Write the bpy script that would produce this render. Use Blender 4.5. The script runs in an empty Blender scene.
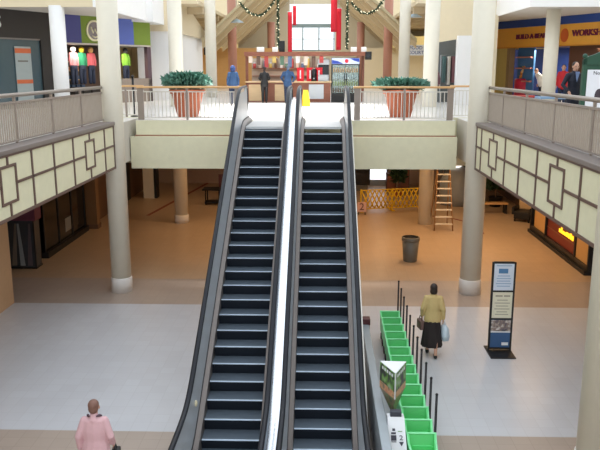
import bpy, bmesh, math, random
from mathutils import Vector, Matrix
random.seed(7)
PI = math.pi
H = 4.85                       # upper floor level
SC = bpy.context.scene
COL = SC.collection

# ------------------------------------------------------------------ materials
def lin(c):
    return c / 12.92 if c <= 0.04045 else ((c + 0.055) / 1.055) ** 2.4
def rgb(r, g, b):
    return (lin(r / 255), lin(g / 255), lin(b / 255), 1)
MATS = {}
def mat(name, col, rough=0.5, metal=0.0, noise=0.06, scale=6.0, emit=0.0, spec=0.5, bump=0.0):
    if name in MATS:
        return MATS[name]
    m = bpy.data.materials.new(name); m.use_nodes = True
    nt = m.node_tree; b = nt.nodes['Principled BSDF']
    c = rgb(*col)
    b.inputs['Roughness'].default_value = rough
    b.inputs['Metallic'].default_value = metal
    b.inputs['Specular IOR Level'].default_value = spec
    tc = nt.nodes.new('ShaderNodeTexCoord')
    n = nt.nodes.new('ShaderNodeTexNoise'); n.inputs['Scale'].default_value = scale
    nt.links.new(tc.outputs['Object'], n.inputs['Vector'])
    mx = nt.nodes.new('ShaderNodeMix'); mx.data_type = 'RGBA'
    mx.inputs[6].default_value = tuple(max(0, x * (1 - noise)) for x in c[:3]) + (1,)
    mx.inputs[7].default_value = tuple(min(1, x * (1 + noise)) for x in c[:3]) + (1,)
    nt.links.new(n.outputs['Fac'], mx.inputs[0])
    nt.links.new(mx.outputs[2], b.inputs['Base Color'])
    if bump:
        bp = nt.nodes.new('ShaderNodeBump'); bp.inputs['Strength'].default_value = bump
        nt.links.new(n.outputs['Fac'], bp.inputs['Height']); nt.links.new(bp.outputs['Normal'], b.inputs['Normal'])
    if emit:
        b.inputs['Emission Color'].default_value = c
        b.inputs['Emission Strength'].default_value = emit
    MATS[name] = m
    return m
def tile_mat(name, col, col2, size=0.3, rough=0.35, mortar=(150, 140, 130)):
    m = bpy.data.materials.new(name); m.use_nodes = True
    nt = m.node_tree; b = nt.nodes['Principled BSDF']; b.inputs['Roughness'].default_value = rough
    b.inputs['Specular IOR Level'].default_value = 0.4
    tc = nt.nodes.new('ShaderNodeTexCoord')
    br = nt.nodes.new('ShaderNodeTexBrick')
    br.offset = 0.0; br.inputs['Scale'].default_value = 1.0
    br.inputs['Brick Width'].default_value = size; br.inputs['Row Height'].default_value = size
    br.inputs['Mortar Size'].default_value = 0.006; br.inputs['Mortar Smooth'].default_value = 0.3
    br.inputs['Color1'].default_value = rgb(*col); br.inputs['Color2'].default_value = rgb(*col2)
    br.inputs['Mortar'].default_value = rgb(*mortar)
    nt.links.new(tc.outputs['Object'], br.inputs['Vector'])
    n = nt.nodes.new('ShaderNodeTexNoise'); n.inputs['Scale'].default_value = 0.7
    nt.links.new(tc.outputs['Object'], n.inputs['Vector'])
    mx = nt.nodes.new('ShaderNodeMix'); mx.data_type = 'RGBA'; mx.blend_type = 'MULTIPLY'
    mx.inputs[0].default_value = 0.12
    nt.links.new(br.outputs['Color'], mx.inputs[6]); nt.links.new(n.outputs['Fac'], mx.inputs[7])
    nt.links.new(mx.outputs[2], b.inputs['Base Color'])
    MATS[name] = m
    return m
def wood_mat(name, c1, c2, rough=0.45):
    m = bpy.data.materials.new(name); m.use_nodes = True
    nt = m.node_tree; b = nt.nodes['Principled BSDF']; b.inputs['Roughness'].default_value = rough
    tc = nt.nodes.new('ShaderNodeTexCoord')
    mp = nt.nodes.new('ShaderNodeMapping'); mp.inputs['Scale'].default_value = (1, 8, 8)
    n = nt.nodes.new('ShaderNodeTexNoise'); n.inputs['Scale'].default_value = 2.5; n.inputs['Detail'].default_value = 6
    nt.links.new(tc.outputs['Object'], mp.inputs['Vector']); nt.links.new(mp.outputs['Vector'], n.inputs['Vector'])
    mx = nt.nodes.new('ShaderNodeMix'); mx.data_type = 'RGBA'
    mx.inputs[6].default_value = rgb(*c1); mx.inputs[7].default_value = rgb(*c2)
    nt.links.new(n.outputs['Fac'], mx.inputs[0]); nt.links.new(mx.outputs[2], b.inputs['Base Color'])
    MATS[name] = m
    return m
def grooved_mat(name, col, rough, metal, sc):
    m = mat(name, col, rough, metal, 0.1, 8)
    nt = m.node_tree; b = nt.nodes['Principled BSDF']
    tc = nt.nodes.new('ShaderNodeTexCoord')
    w = nt.nodes.new('ShaderNodeTexWave'); w.bands_direction = 'X'; w.inputs['Scale'].default_value = sc
    bp = nt.nodes.new('ShaderNodeBump'); bp.inputs['Strength'].default_value = 0.35; bp.inputs['Distance'].default_value = 0.004
    nt.links.new(tc.outputs['Object'], w.inputs['Vector']); nt.links.new(w.outputs['Fac'], bp.inputs['Height'])
    nt.links.new(bp.outputs['Normal'], b.inputs['Normal'])
    return m
def glass_mat(name, col=(235, 245, 248), alpha=0.25, rough=0.05):
    m = bpy.data.materials.new(name); m.use_nodes = True
    b = m.node_tree.nodes['Principled BSDF']
    b.inputs['Base Color'].default_value = rgb(*col); b.inputs['Roughness'].default_value = rough
    b.inputs['Alpha'].default_value = alpha; b.inputs['Specular IOR Level'].default_value = 0.6
    MATS[name] = m
    return m

M_CREAM = mat('cream_paint', (224, 220, 190), 0.6)
M_COLUMN = mat('column_paint', (226, 220, 204), 0.5, noise=0.03)
M_COLLAR = mat('collar_white', (232, 228, 224), 0.45, noise=0.03)
M_OCHRECOL = mat('column_tan', (196, 170, 130), 0.5, noise=0.04)
M_BROWNCOL = mat('column_redbrown', (176, 124, 104), 0.55)
M_TRIM = mat('bronze_trim', (104, 82, 74), 0.5)
M_CAP = mat('taupe_cap', (126, 116, 112), 0.45)
M_RAIL = mat('taupe_rail', (150, 138, 130), 0.35, 0.3)
M_BAL = mat('taupe_baluster', (168, 156, 144), 0.45)
M_WBAL = mat('white_baluster', (214, 210, 202), 0.45)
M_WHITE = mat('white_paint', (238, 238, 238), 0.6, noise=0.02)
M_BEIGEW = mat('beige_wall', (222, 208, 178), 0.65, noise=0.03)
M_SOFFIT = mat('soffit_grey', (208, 202, 192), 0.7, noise=0.03)
M_OAK = wood_mat('oak_rail', (196, 150, 98), (222, 180, 126))
M_WOOD = wood_mat('cherry_wood', (120, 68, 50), (150, 92, 68))
M_PALEWOOD = wood_mat('pale_wood', (200, 168, 128), (226, 196, 152))
M_OCHRE = wood_mat('ochre_wall', (196, 150, 92), (212, 168, 110), 0.6)
M_BROWNW = mat('brown_wall', (112, 84, 62), 0.6)
M_BLACK = mat('black_matte', (22, 22, 24), 0.5)
M_BLACKM = mat('black_metal', (24, 22, 26), 0.35, 0.2)
M_DARKGLASS = mat('dark_glass', (20, 22, 25), 0.1, 0.0, spec=0.5)
M_STEEL = mat('brushed_steel', (188, 193, 198), 0.34, 0.3, 0.05, 3)
M_POLISH = mat('polished_steel', (226, 230, 236), 0.2, 1.0, 0.03, 3)
M_SKIRT = mat('skirt_grey', (122, 114, 110), 0.4, 0.5)
M_RUBBER = mat('handrail_rubber', (14, 17, 27), 0.4, 0.0, spec=0.3)
M_TREAD = grooved_mat('step_tread', (108, 120, 132), 0.34, 0.45, 28)
M_RISER = grooved_mat('step_riser', (20, 26, 36), 0.5, 0.3, 28)  # near-black puts the shade of the step fronts into the colour
M_NOSE = mat('step_nosing', (214, 230, 246), 0.35, 0.3)
M_TRUSS = mat('truss_white', (232, 230, 224), 0.4)
M_LAND = mat('landing_plate', (214, 214, 212), 0.4, 0.2)
M_TERRA = mat('terracotta', (176, 98, 66), 0.7, noise=0.12)
M_LEAF = mat('leaf_bluegreen', (84, 128, 112), 0.6, noise=0.3, scale=20)
M_LEAF2 = mat('leaf_dark', (44, 70, 44), 0.6, noise=0.3, scale=20)
M_GREEN = mat('bright_green_plastic', (96, 216, 128), 0.35, noise=0.03)
M_GREEN2 = mat('green_plastic_lining', (86, 204, 114), 0.45, noise=0.03)
M_YELLOW = mat('yellow_plastic', (238, 198, 40), 0.4)
M_SKIN = mat('skin', (206, 158, 134), 0.55, noise=0.05)
M_GREYBIN = mat('bin_grey', (112, 110, 104), 0.45, 0.2)
M_MAROON = mat('maroon', (86, 40, 46), 0.5)
M_GREYP = mat('grey_panel', (158, 166, 172), 0.35, 0.2)
M_RED = mat('banner_red', (222, 34, 52), 0.7)
M_NAVY = mat('store_blue', (70, 72, 132), 0.6)
M_OLIVE = mat('store_green', (116, 138, 46), 0.6)
M_SIGNBLACK = mat('sign_black', (40, 36, 34), 0.5)
M_GOLD = mat('sign_orange', (236, 172, 66), 0.5)
M_ROYAL = mat('sign_blue', (30, 66, 140), 0.5)
M_PAPER = mat('paper_white', (232, 234, 238), 0.6, noise=0.02)
M_LAMP = mat('lamp_white', (255, 252, 244), 0.5, emit=1.0)
M_AMBER = mat('amber_neon', (255, 190, 40), 0.5, emit=1.3)
M_GLASS = glass_mat('clear_glass', alpha=0.12)

def photo_mat(nm, cols, scale):
    m = bpy.data.materials.new(nm); m.use_nodes = True; nt = m.node_tree; b = nt.nodes['Principled BSDF']; b.inputs['Roughness'].default_value = 0.4
    tc = nt.nodes.new('ShaderNodeTexCoord'); n = nt.nodes.new('ShaderNodeTexNoise'); n.inputs['Scale'].default_value = scale; n.inputs['Detail'].default_value = 1.5
    cr = nt.nodes.new('ShaderNodeValToRGB'); cr.color_ramp.elements[0].position = 0.3; cr.color_ramp.elements[1].position = 0.7
    cr.color_ramp.elements[0].color = rgb(*cols[0]); cr.color_ramp.elements[1].color = rgb(*cols[-1])
    for i, c in enumerate(cols[1:-1]):
        e = cr.color_ramp.elements.new(0.3 + 0.4 * (i + 1) / (len(cols) - 1)); e.color = rgb(*c)
    nt.links.new(tc.outputs['Object'], n.inputs['Vector']); nt.links.new(n.outputs['Fac'], cr.inputs['Fac']); nt.links.new(cr.outputs['Color'], b.inputs['Base Color'])
    return m

# ------------------------------------------------------------------ mesh building
class MB:
    def __init__(s): s.bm = bmesh.new()
    def box(s, x0, x1, y0, y1, z0, z1, bevel=0, mi=0, rz=0, pivot=None):
        vs = [Vector((x, y, z)) for z in (z0, z1) for y in (y0, y1) for x in (x0, x1)]
        if rz:
            p = Vector(pivot or ((x0 + x1) / 2, (y0 + y1) / 2, 0)); R = Matrix.Rotation(rz, 3, 'Z')
            vs = [R @ (v - p) + p for v in vs]
        v = [s.bm.verts.new(q) for q in vs]
        fs = [s.bm.faces.new([v[i] for i in f]) for f in ((0, 2, 3, 1), (4, 5, 7, 6), (0, 1, 5, 4), (2, 6, 7, 3), (0, 4, 6, 2), (1, 3, 7, 5))]
        for f in fs: f.material_index = mi
        if bevel:
            es = list({e for f in fs for e in f.edges})
            r = bmesh.ops.bevel(s.bm, geom=es, offset=bevel, segments=2, affect='EDGES', profile=0.5)
            for f in r['faces']: f.material_index = mi
        return s
    def ring_loft(s, rings, cap=True, mi=0, smooth=True):
        rv = [[s.bm.verts.new(p) for p in r] for r in rings]
        n = len(rv[0])
        for a, b in zip(rv, rv[1:]):
            for i in range(n):
                f = s.bm.faces.new((a[i], a[(i + 1) % n], b[(i + 1) % n], b[i])); f.material_index = mi; f.smooth = smooth
        if cap:
            for r in (list(reversed(rv[0])), rv[-1]):
                f = s.bm.faces.new(r); f.material_index = mi
        return s
    def lathe(s, prof, c=(0, 0, 0), seg=24, mi=0, cap=True):
        cx, cy, cz = c
        return s.ring_loft([[Vector((cx + r * math.cos(2 * PI * i / seg), cy + r * math.sin(2 * PI * i / seg), cz + z)) for i in range(seg)] for r, z in prof], cap, mi)
    def tube(s, pts, rad, seg=8, mi=0, flat=None, side=None, ends=False):
        pts = [Vector(p) for p in pts]; n = len(pts)
        rads = rad if isinstance(rad, (list, tuple)) else [rad] * n
        rings = []
        ref = Vector(side) if side else None
        for i, p in enumerate(pts):
            t = (pts[min(i + 1, n - 1)] - pts[max(i - 1, 0)]).normalized()
            if ref is None or abs(t.dot(ref)) > 0.98:
                ref2 = Vector((1, 0, 0)) if abs(t.x) < 0.8 else Vector((0, 1, 0))
            else: ref2 = ref
            u = (ref2 - t * ref2.dot(t)).normalized(); w = t.cross(u); ref = u if side is None else ref
            r = rads[i]; ra, rb = r if isinstance(r, (tuple, list)) else (r, r * (flat or 1))
            rings.append((p, t, u, w, ra, rb))
        out = []
        def mk(p, u, w, ra, rb): return [p + u * ra * math.cos(2 * PI * k / seg) + w * rb * math.sin(2 * PI * k / seg) for k in range(seg)]
        if ends:
            p, t, u, w, ra, rb = rings[0]; h = min(ra, rb)
            for a in (1.35, 0.9, 0.45): out.append(mk(p - t * h * math.sin(a), u, w, ra * math.cos(a), rb * math.cos(a)))
        for p, t, u, w, ra, rb in rings: out.append(mk(p, u, w, ra, rb))
        if ends:
            p, t, u, w, ra, rb = rings[-1]; h = min(ra, rb)
            for a in (0.45, 0.9, 1.35): out.append(mk(p + t * h * math.sin(a), u, w, ra * math.cos(a), rb * math.cos(a)))
        return s.ring_loft(out, True, mi)
    def ball(s, c, r, seg=14, mi=0, rot=None):
        rx, ry, rz = r if isinstance(r, (tuple, list)) else (r, r, r)
        res = bmesh.ops.create_uvsphere(s.bm, u_segments=seg, v_segments=max(6, seg * 2 // 3), radius=1)
        for v in res['verts']:
            q = Vector((v.co.x * rx, v.co.y * ry, v.co.z * rz))
            if rot: q = rot @ q
            v.co = q + Vector(c)
        for f in {f for v in res['verts'] for f in v.link_faces}: f.smooth = True; f.material_index = mi
        return s
    def prism(s, poly, axis, a, b, mi=0):
        def P(u, v, t):
            return {'X': (t, u, v), 'Y': (u, t, v), 'Z': (u, v, t)}[axis]
        A = [s.bm.verts.new(P(u, v, a)) for u, v in poly]; B = [s.bm.verts.new(P(u, v, b)) for u, v in poly]
        n = len(poly)
        for i in range(n):
            s.bm.faces.new((A[i], A[(i + 1) % n], B[(i + 1) % n], B[i])).material_index = mi
        s.bm.faces.new(list(reversed(A))).material_index = mi; s.bm.faces.new(B).material_index = mi
        return s
    def quad(s, pts, mi=0):
        s.bm.faces.new([s.bm.verts.new(p) for p in pts]).material_index = mi
        return s
    def build(s, name, m, parent=None, label=None, kind=None):
        bmesh.ops.recalc_face_normals(s.bm, faces=s.bm.faces)
        me = bpy.data.meshes.new(name); s.bm.to_mesh(me); s.bm.free()
        for x in (m if isinstance(m, (list, tuple)) else [m]): me.materials.append(x)
        o = bpy.data.objects.new(name, me); COL.objects.link(o)
        if parent is not None: o.parent = parent
        if label: o['label'] = label
        if kind: o['kind'] = kind
        return o
def tag(o, label, cat, group=None):
    o['label'] = label; o['category'] = cat
    if group: o['group'] = group
    return o
def thing(name, label, cat, loc=(0, 0, 0), rz=0, group=None):
    o = bpy.data.objects.new(name, None); COL.objects.link(o)
    o.location = loc; o.rotation_euler = (0, 0, rz); o.empty_display_size = 0.1
    return tag(o, label, cat, group)
def dup(root, loc, rz=None, label=None):
    r = root.copy(); COL.objects.link(r); r.location = loc
    if rz is not None: r.rotation_euler = (0, 0, rz)
    if label: r['label'] = label
    for ch in list(root.children):
        c = ch.copy(); COL.objects.link(c); c.parent = r
        for g in list(ch.children):
            d = g.copy(); COL.objects.link(d); d.parent = c
    return r
def struct(name, mb, m): return mb.build(name, m, kind='structure')
def remeshed(mb, name, m, parent, vox=0.01, smooth=2, label=None):
    o = mb.build(name, m, None)
    md = o.modifiers.new('r', 'REMESH'); md.mode = 'VOXEL'; md.voxel_size = vox; md.use_smooth_shade = True
    if smooth:
        sm = o.modifiers.new('s', 'SMOOTH'); sm.iterations = smooth; sm.factor = 0.5
    dg = bpy.context.evaluated_depsgraph_get(); dg.update()
    me = bpy.data.meshes.new_from_object(o.evaluated_get(dg))
    o.modifiers.clear(); old = o.data; o.data = me; me.name = name; bpy.data.meshes.remove(old)
    if not me.materials: me.materials.append(m)
    o.parent = parent
    if label: o['label'] = label
    return o
def text(s, name, m, parent, loc, size, rot=(PI / 2, 0, 0), extrude=0.01, align='CENTER', sx=1.0):
    cu = bpy.data.curves.new(name, 'FONT'); cu.body = s; cu.size = size; cu.extrude = extrude
    cu.align_x = align; cu.align_y = 'CENTER'; cu.resolution_u = 3
    t = bpy.data.objects.new(name, cu); COL.objects.link(t)
    dg = bpy.context.evaluated_depsgraph_get(); dg.update()
    me = bpy.data.meshes.new_from_object(t.evaluated_get(dg))
    bpy.data.objects.remove(t); bpy.data.curves.remove(cu)
    me.materials.clear(); me.materials.append(m)
    o = bpy.data.objects.new(name, me); COL.objects.link(o)
    o.parent = parent; o.location = loc; o.rotation_euler = rot; o.scale = (sx, 1, 1)
    return o

# ------------------------------------------------------------------ setting: floors, slabs, walls
M_TILEW = tile_mat('floor_tile_white', (208, 209, 214), (204, 204, 209), 0.31, 0.32, (198, 198, 202))
M_TILET = tile_mat('floor_tile_taupe', (182, 166, 154), (178, 162, 150), 0.31, 0.35, (170, 154, 142))
M_TILEO = tile_mat('floor_tile_tan', (196, 170, 142), (192, 166, 138), 0.31, 0.35, (182, 158, 132))
M_TILEU = tile_mat('floor_tile_upper', (226, 222, 218), (220, 216, 212), 0.4, 0.3, (206, 202, 196))
f = MB()
for y0, y1, mi in ((-24, 11.75, 1), (11.75, 18.85, 0), (18.85, 21.3, 1), (21.3, 41, 2)):
    f.box(-16, 16, y0, y1, -0.3, 0, mi=mi)
struct('floor', f, [M_TILEW, M_TILET, M_TILEO])
f = MB(); f.box(-16, -5.735, 4, 24.5, 3.66, H); struct('floor_balcony_left', f, [M_SOFFIT])
f = MB(); f.box(4.315, 16, 4, 24.5, 3.66, H); struct('floor_balcony_right', f, [M_SOFFIT])
f = MB(); f.box(-16, 16, 24.5, 64, 3.60, H); f.box(-5.72, 4.30, 23, 24.5, 3.60, H)
struct('floor_plaza', f, [M_TILEU])
# projecting bay where the escalators land
f = MB(); f.box(-5.55, 4.02, 21.6, 23, 3.6, H + 0.01)
struct('floor_landing_bay', f, [M_CREAM])
f = MB(); f.box(-5.70, -2.34, 21.45, 21.6, 3.43, 4.39); f.box(0.95, 4.07, 21.45, 21.6, 3.43, 4.39); f.box(-2.34, 0.95, 21.52, 21.6, 3.43, 4.3)
f.box(-5.70, 4.07, 21.6, 23, 3.43, 3.6)
struct('trim_1', f, [M_CREAM])
f = MB(); f.box(-5.58, -2.34, 21.57, 21.6, 4.39, 4.43); f.box(0.95, 4.05, 21.57, 21.6, 4.39, 4.43)
struct('trim_2', f, [mat('joint_brown', (150, 110, 86), 0.6)])
f = MB(); f.box(-5.72, -5.55, 22.9, 23.0, 3.6, H); f.box(-6.6, -5.72, 22.9, 23.0, 3.42, H + 0.02); f.box(4.02, 4.9, 22.9, 23.0, 3.35, H + 0.02)
struct('trim_3', f, [M_CREAM])
# upper floor white tile skin over balcony slabs
f = MB(); f.box(-16, -5.75, 4, 24.5, H, H + 0.01); f.box(4.33, 16, 4, 24.5, H, H + 0.01); f.box(-16, 16, 24.5, 64, H, H + 0.01); f.box(-5.55, 4.02, 21.62, 24.5, H + 0.01, H + 0.02)
struct('floor_upper_tiles', f, [M_TILEU])

# balcony fascias with lattice of bronze strips
def fascia(x, side, ys, rects, y0, y1, n):
    f = MB(); f.box(x - 0.012, x + 0.012, y0, y1, 3.68, 4.88)
    struct('trim_%d' % n, f, [M_CREAM])
    if side < 0: a, b = x + 0.005, x + 0.035
    else: a, b = x - 0.035, x - 0.005
    f = MB()
    w = 0.028
    f.box(a, b, y0, y1, 3.66, 3.72); f.box(a, b, y0, y1, 4.82, 4.86)
    for y in ys: f.box(a, b, y - w, y + w, 3.72, 4.82)
    segs = []; last = y0
    for (r0, r1) in sorted(rects):
        segs.append((last, r0)); last = r1
        m = (r0 + r1) / 2
        f.box(a, b, r0 - w, r0 + w, 3.95, 4.67); f.box(a, b, r1 - w, r1 + w, 3.95, 4.67)
        f.box(a, b, r0 + w, r1 - w, 4.62, 4.67); f.box(a, b, r0 + w, r1 - w, 3.95, 4.0)
        f.box(a, b, m - w, m + w, 4.67, 4.82); f.box(a, b, m - w, m + w, 3.72, 3.95)
    segs.append((last, y1))
    for s0, s1 in segs: f.box(a, b, s0, s1, 4.28, 4.33)
    struct('trim_%d' % (n + 1), f, [M_TRIM])
    f = MB()
    if side < 0: f.box(x - 0.38, x + 0.06, y0, y1 + 0.02, 4.86, 4.95, bevel=0.012)
    else: f.box(x - 0.06, x + 0.38, y0, y1 + 0.02, 4.86, 4.95, bevel=0.012)
    struct('trim_%d' % (n + 2), f, [M_CAP])
fascia(-5.72, -1, [19.72, 18.85, 16.4, 15.17, 13.98, 11.65, 10.5, 9.3, 6.9], [(17.27, 17.95), (12.53, 13.19), (7.8, 8.46)], 4.0, 19.76, 4)
fascia(4.30, 1, [19.78, 19.18, 16.69, 15.46, 14.2, 11.77, 10.6, 9.4, 7.0], [(17.48, 18.26), (12.59, 13.37), (7.8, 8.58)], 4.0, 19.82, 7)

# ground floor walls
f = MB(); f.box(-16, 16, 40.3, 40.6, 0, 3.6); struct('wall_back', f, [mat('rose_wall', (190, 168, 152), 0.6)])
f = MB(); f.box(-16, -9.5, 28.2, 40.3, 0, 3.6); struct('wall_left', f, [M_BROWNW])
f = MB(); f.box(9.4, 16, 28.4, 40.3, 0, 3.6); struct('wall_right', f, [M_BROWNW])
f = MB(); f.box(8.62, 16, 21.6, 28.4, 0, 3.6); struct('wall_shopfront_right', f, [mat('shop_dark_brown', (70, 42, 34), 0.5)])
f = MB(); f.box(-16, -8.5, 15.5, 18.85, 0, 3.66); struct('wall_pier_left', f, [mat('pier_tan', (196, 160, 124), 0.6)])
# outer enclosure
for nm, a in (('wall_outer_left', (-16.3, -16, -24, 64, -0.3, 14)), ('wall_outer_right', (16, 16.3, -24, 64, -0.3, 14))):
    f = MB(); f.box(*a); struct(nm, f, [M_BEIGEW])

f = MB()
for x in range(-16, 17, 4): f.box(x - .1, x + .1, -24.2, -24, 0, 14)
for z in (0, 3.4, 6.8, 10.2, 13.8): f.box(-16, 16, -24.2, -24, z, z + .2)
struct('fill_opening_frame', f, [MATS['cream_paint']])  # unseen mullioned front without glass, added to let in fill daylight
# upper level: soffits and bulkheads over the balconies
f = MB(); f.box(-16, -8.0, 26.05, 36, 8.55, 8.8); struct('ceiling_left', f, [M_SOFFIT])
f = MB(); f.box(-16, -8.0, 26.0, 26.1, 8.5, 10.6); struct('wall_bulkhead_left', f, [M_BEIGEW])
f = MB(); f.box(-8.0, -7.9, 26.0, 33.5, 8.5, 10.6); f.box(-8.9, -7.6, 33.5, 36.0, 8.45, 10.6); struct('wall_bulkhead_side_left', f, [M_WHITE])
f = MB(); f.box(7.4, 16, 26.5, 38, 8.55, 8.8); struct('ceiling_right', f, [M_SOFFIT])
f = MB(); f.box(7.3, 16, 26.4, 26.5, 8.5, 10.6); f.box(7.3, 7.4, 26.5, 32, 8.5, 10.6); struct('wall_bulkhead_right', f, [M_WHITE])
# walls beside the plaza
f = MB(); f.box(-9.0, -7.4, 36.0, 36.4, H, 8.15); f.box(-7.65, -7.4, 36.4, 46, H, 8.15); struct('wall_plaza_left', f, [M_WHITE])
f = MB(); f.box(-9.6, -7.2, 35.9, 36.4, 8.15, 10.6)
f.prism([(36.4, 8.15), (46, 8.15), (46, 8.6), (40.5, 9.6), (36.4, 10.6)], 'X', -7.65, -7.2); struct('wall_plaza_upper_left', f, [M_BEIGEW])
f = MB(); f.box(5.72, 7.0, 31.0, 31.4, H, 7.72); struct('wall_plaza_right', f, [M_WHITE])
f = MB(); f.prism([(4.9, 7.45), (7.35, 7.85), (7.35, 10.6), (4.9, 10.6)], 'Y', 31.3, 31.9); f.box(7.0, 7.35, 31.0, 37, H, 8.55); struct('wall_plaza_upper_right', f, [M_BEIGEW])
f = MB(); f.box(4.95, 6.9, 33.8, 33.9, H, 7.7); struct('door_2', f, [mat('doorway_grey', (104, 108, 108), .6)])
# food court: side aisles and nave gable
f = MB(); f.box(-16, 16, 62.0, 62.3, H, 7.8); f.box(-16, -2.6, 62, 62.3, 7.8, 13); f.box(1.2, 16, 62, 62.3, 7.8, 13)
f.box(-2.6, 1.2, 62, 62.3, 11.6, 13); struct('wall_far', f, [M_BEIGEW])
f = MB(); f.box(-13, -3.2, 57, 57.3, H, 7.9); struct('wall_food_court_left', f, [M_OCHRE])
f = MB(); f.box(3.4, 13, 57, 57.3, H, 7.9); struct('wall_food_court_right', f, [M_BEIGEW])
f = MB(); f.box(-13, -6.4, 55, 57.3, 7.9, 8.7); f.box(5.0, 13, 55, 57.3, 7.9, 8.7); struct('trim_10', f, [mat('cove_yellow', (238, 220, 160), 0.7)])
f = MB()
f.box(-16, -6.3, 38, 62, 9.6, 9.8); f.box(4.9, 16, 38, 62, 9.6, 9.8); struct('ceiling_aisles', f, [M_BEIGEW])
f = MB()
for y in (40, 43, 46, 49, 52, 55, 58):
    f.box(-15.9, -6.35, y, y + 0.35, 9.25, 9.6); f.box(4.95, 15.9, y, y + 0.35, 9.25, 9.6)
for x in (-12, -9, 7.6, 10.6): f.box(x, x + 0.25, 38, 61.9, 9.3, 9.6)
struct('trim_11', f, [mat('beam_beige', (206, 188, 156), 0.65)])
f = MB()
for sgn in (-1, 1):
    c = -0.7
    p = [(c + sgn * 6.4, 7.9), (c + sgn * 1.9, 11.9), (c + sgn * 1.9, 12.1), (c + sgn * 6.4, 8.1)]
    f.prism(p, 'Y', 44, 62)
struct('ceiling_nave', f, [mat('nave_roof', (188, 174, 140), 0.7)])
f = MB()
for y in (44.2, 47.2, 50.2, 53.2, 56.2, 59.2):
    for sgn in (-1, 1):
        c = -0.7
        f.prism([(c + sgn * 6.4, 7.55), (c + sgn * 1.9, 11.55), (c + sgn * 1.9, 11.9), (c + sgn * 6.4, 7.9)], 'Y', y, y + 0.28)
struct('trim_12', f, [mat('rafter_tan', (198, 178, 142), 0.65)])
f = MB(); f.box(-7.9, 7.3, 39.9, 40.2, 10.42, 10.75); f.box(-7.2, 5.8, 43.9, 44.35, 12.15, 12.5); struct('trim_15', f, [MATS['beam_beige']])
# far glazed gable window
f = MB()
for x in (-2.6, -1.5, -0.15, 1.12): f.box(x - 0.05, x + 0.05, 62.05, 62.2, 7.8, 9.8)
f.box(-2.6, 1.2, 62.02, 62.25, 9.7, 10.0); f.box(-2.6, 1.2, 62.02, 62.25, 7.75, 7.9); f.box(-2.6, 1.2, 62.05, 62.2, 8.75, 8.8)
w1 = f.build('window_1', mat('mullion_grey', (150, 168, 168), 0.5), kind='structure')
f = MB(); f.box(-2.55, 1.15, 62.11, 62.13, 7.9, 11.6); f.build('pane', M_GLASS, w1)
# skylight frame high over the atrium
f = MB()
for y in range(-23, 44, 4): f.box(-15.9, 15.9, y, y + 0.15, 13.6, 13.9)
for x in (-12, -6, 0, 6, 12): f.box(x, x + 0.15, -23.9, 44, 13.6, 13.9)
struct('window_2', f, [M_WHITE])

# ------------------------------------------------------------------ columns
def column(x, y, z0, z1, r, m, label, collar=None, group=None):
    t = thing('column', label, 'column', (x, y, z0), 0, group)
    MB().lathe([(r, 0), (r, z1 - z0)], seg=40).build('shaft', m, t)
    if collar:
        MB().lathe([(r + 0.02, 0), (r + 0.02, collar), (r + 0.005, collar + 0.02)], seg=40).build('base_collar', M_COLLAR, t, 'white base collar')
    return t
column(-5.79, 20.05, 0, 11.5, 0.285, M_COLUMN, 'tall beige round column at the end of the left balcony with a white base collar', 0.42)
column(4.38, 20.13, 0, 11.5, 0.295, M_COLUMN, 'tall beige round column at the end of the right balcony with a white base collar', 0.42)
column(4.41, 10.5, 0, 11.5, 0.295, M_COLUMN, 'nearest beige column at the right edge in front of the right balcony', 0.42)
column(-5.85, 29.65, 0, 11.5, 0.285, M_COLUMN, 'beige column rising behind the left potted shrub down through the plaza', 0.32)
column(4.43, 29.65, 0, 11.5, 0.295, M_COLUMN, 'beige column right of the right potted shrub down through the plaza')
column(-5.85, 39.2, H, 11.5, 0.29, M_COLUMN, 'beige upper floor column between the left shrub column and the reddish brown post')
column(4.43, 39.2, H, 11.5, 0.29, M_COLUMN, 'beige upper floor column directly behind the right potted shrub')
column(-5.85, 48.8, H, 11.5, 0.29, M_BROWNCOL, 'reddish brown round column left of the food kiosk')
column(4.43, 48.8, H, 11.5, 0.29, M_BROWNCOL, 'reddish brown round column right of the drinks cooler')
column(-3.9, 58.2, H, 9.9, 0.3, M_BROWNCOL, 'distant reddish brown column behind the left end of the kiosk')
column(3.14, 58.2, H, 9.9, 0.3, M_BROWNCOL, 'distant reddish brown column behind the right end of the kiosk')
column(-9.35, 26.15, H, 8.55, 0.27, M_WHITE, 'white column holding the ceiling between the black and blue storefronts')
column(8.73, 28.2, H, 8.55, 0.26, M_COLUMN, 'pale column holding the ceiling before the orange storefront')

# ------------------------------------------------------------------ railings
def side_rail(x, y0, y1, label):
    t = thing('railing', label, 'railing', (x, 0, 4.95))
    MB().tube([(0, y0, 0.93), (0, y1, 0.93)], 0.042, 12).build('top_rail', M_RAIL, t)
    MB().box(-0.025, 0.025, y0, y1, 0.77, 0.81).build('lower_rail', M_RAIL, t)
    MB().box(-0.025, 0.025, y0, y1, 0.03, 0.06).build('bottom_rail', M_RAIL, t)
    f = MB(); y = y0 + 0.1
    while y < y1 - 0.05:
        f.box(-0.012, 0.012, y - 0.017, y + 0.017, 0.06, 0.77); y += 0.1
    f.build('balusters', M_BAL, t)
    n = int((y1 - y0) / 1.9)
    for i in range(n + 1):
        yy = y0 + 0.03 + i * (y1 - y0 - 0.06) / n
        MB().box(-0.022, 0.022, yy - 0.03, yy + 0.03, 0, 0.9).build('post', M_RAIL, t)
side_rail(-6.02, 4.2, 20.1, 'taupe metal railing with close balusters along the left balcony edge')
side_rail(4.60, 4.2, 20.4, 'taupe metal railing with close balusters along the right balcony edge')
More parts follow.
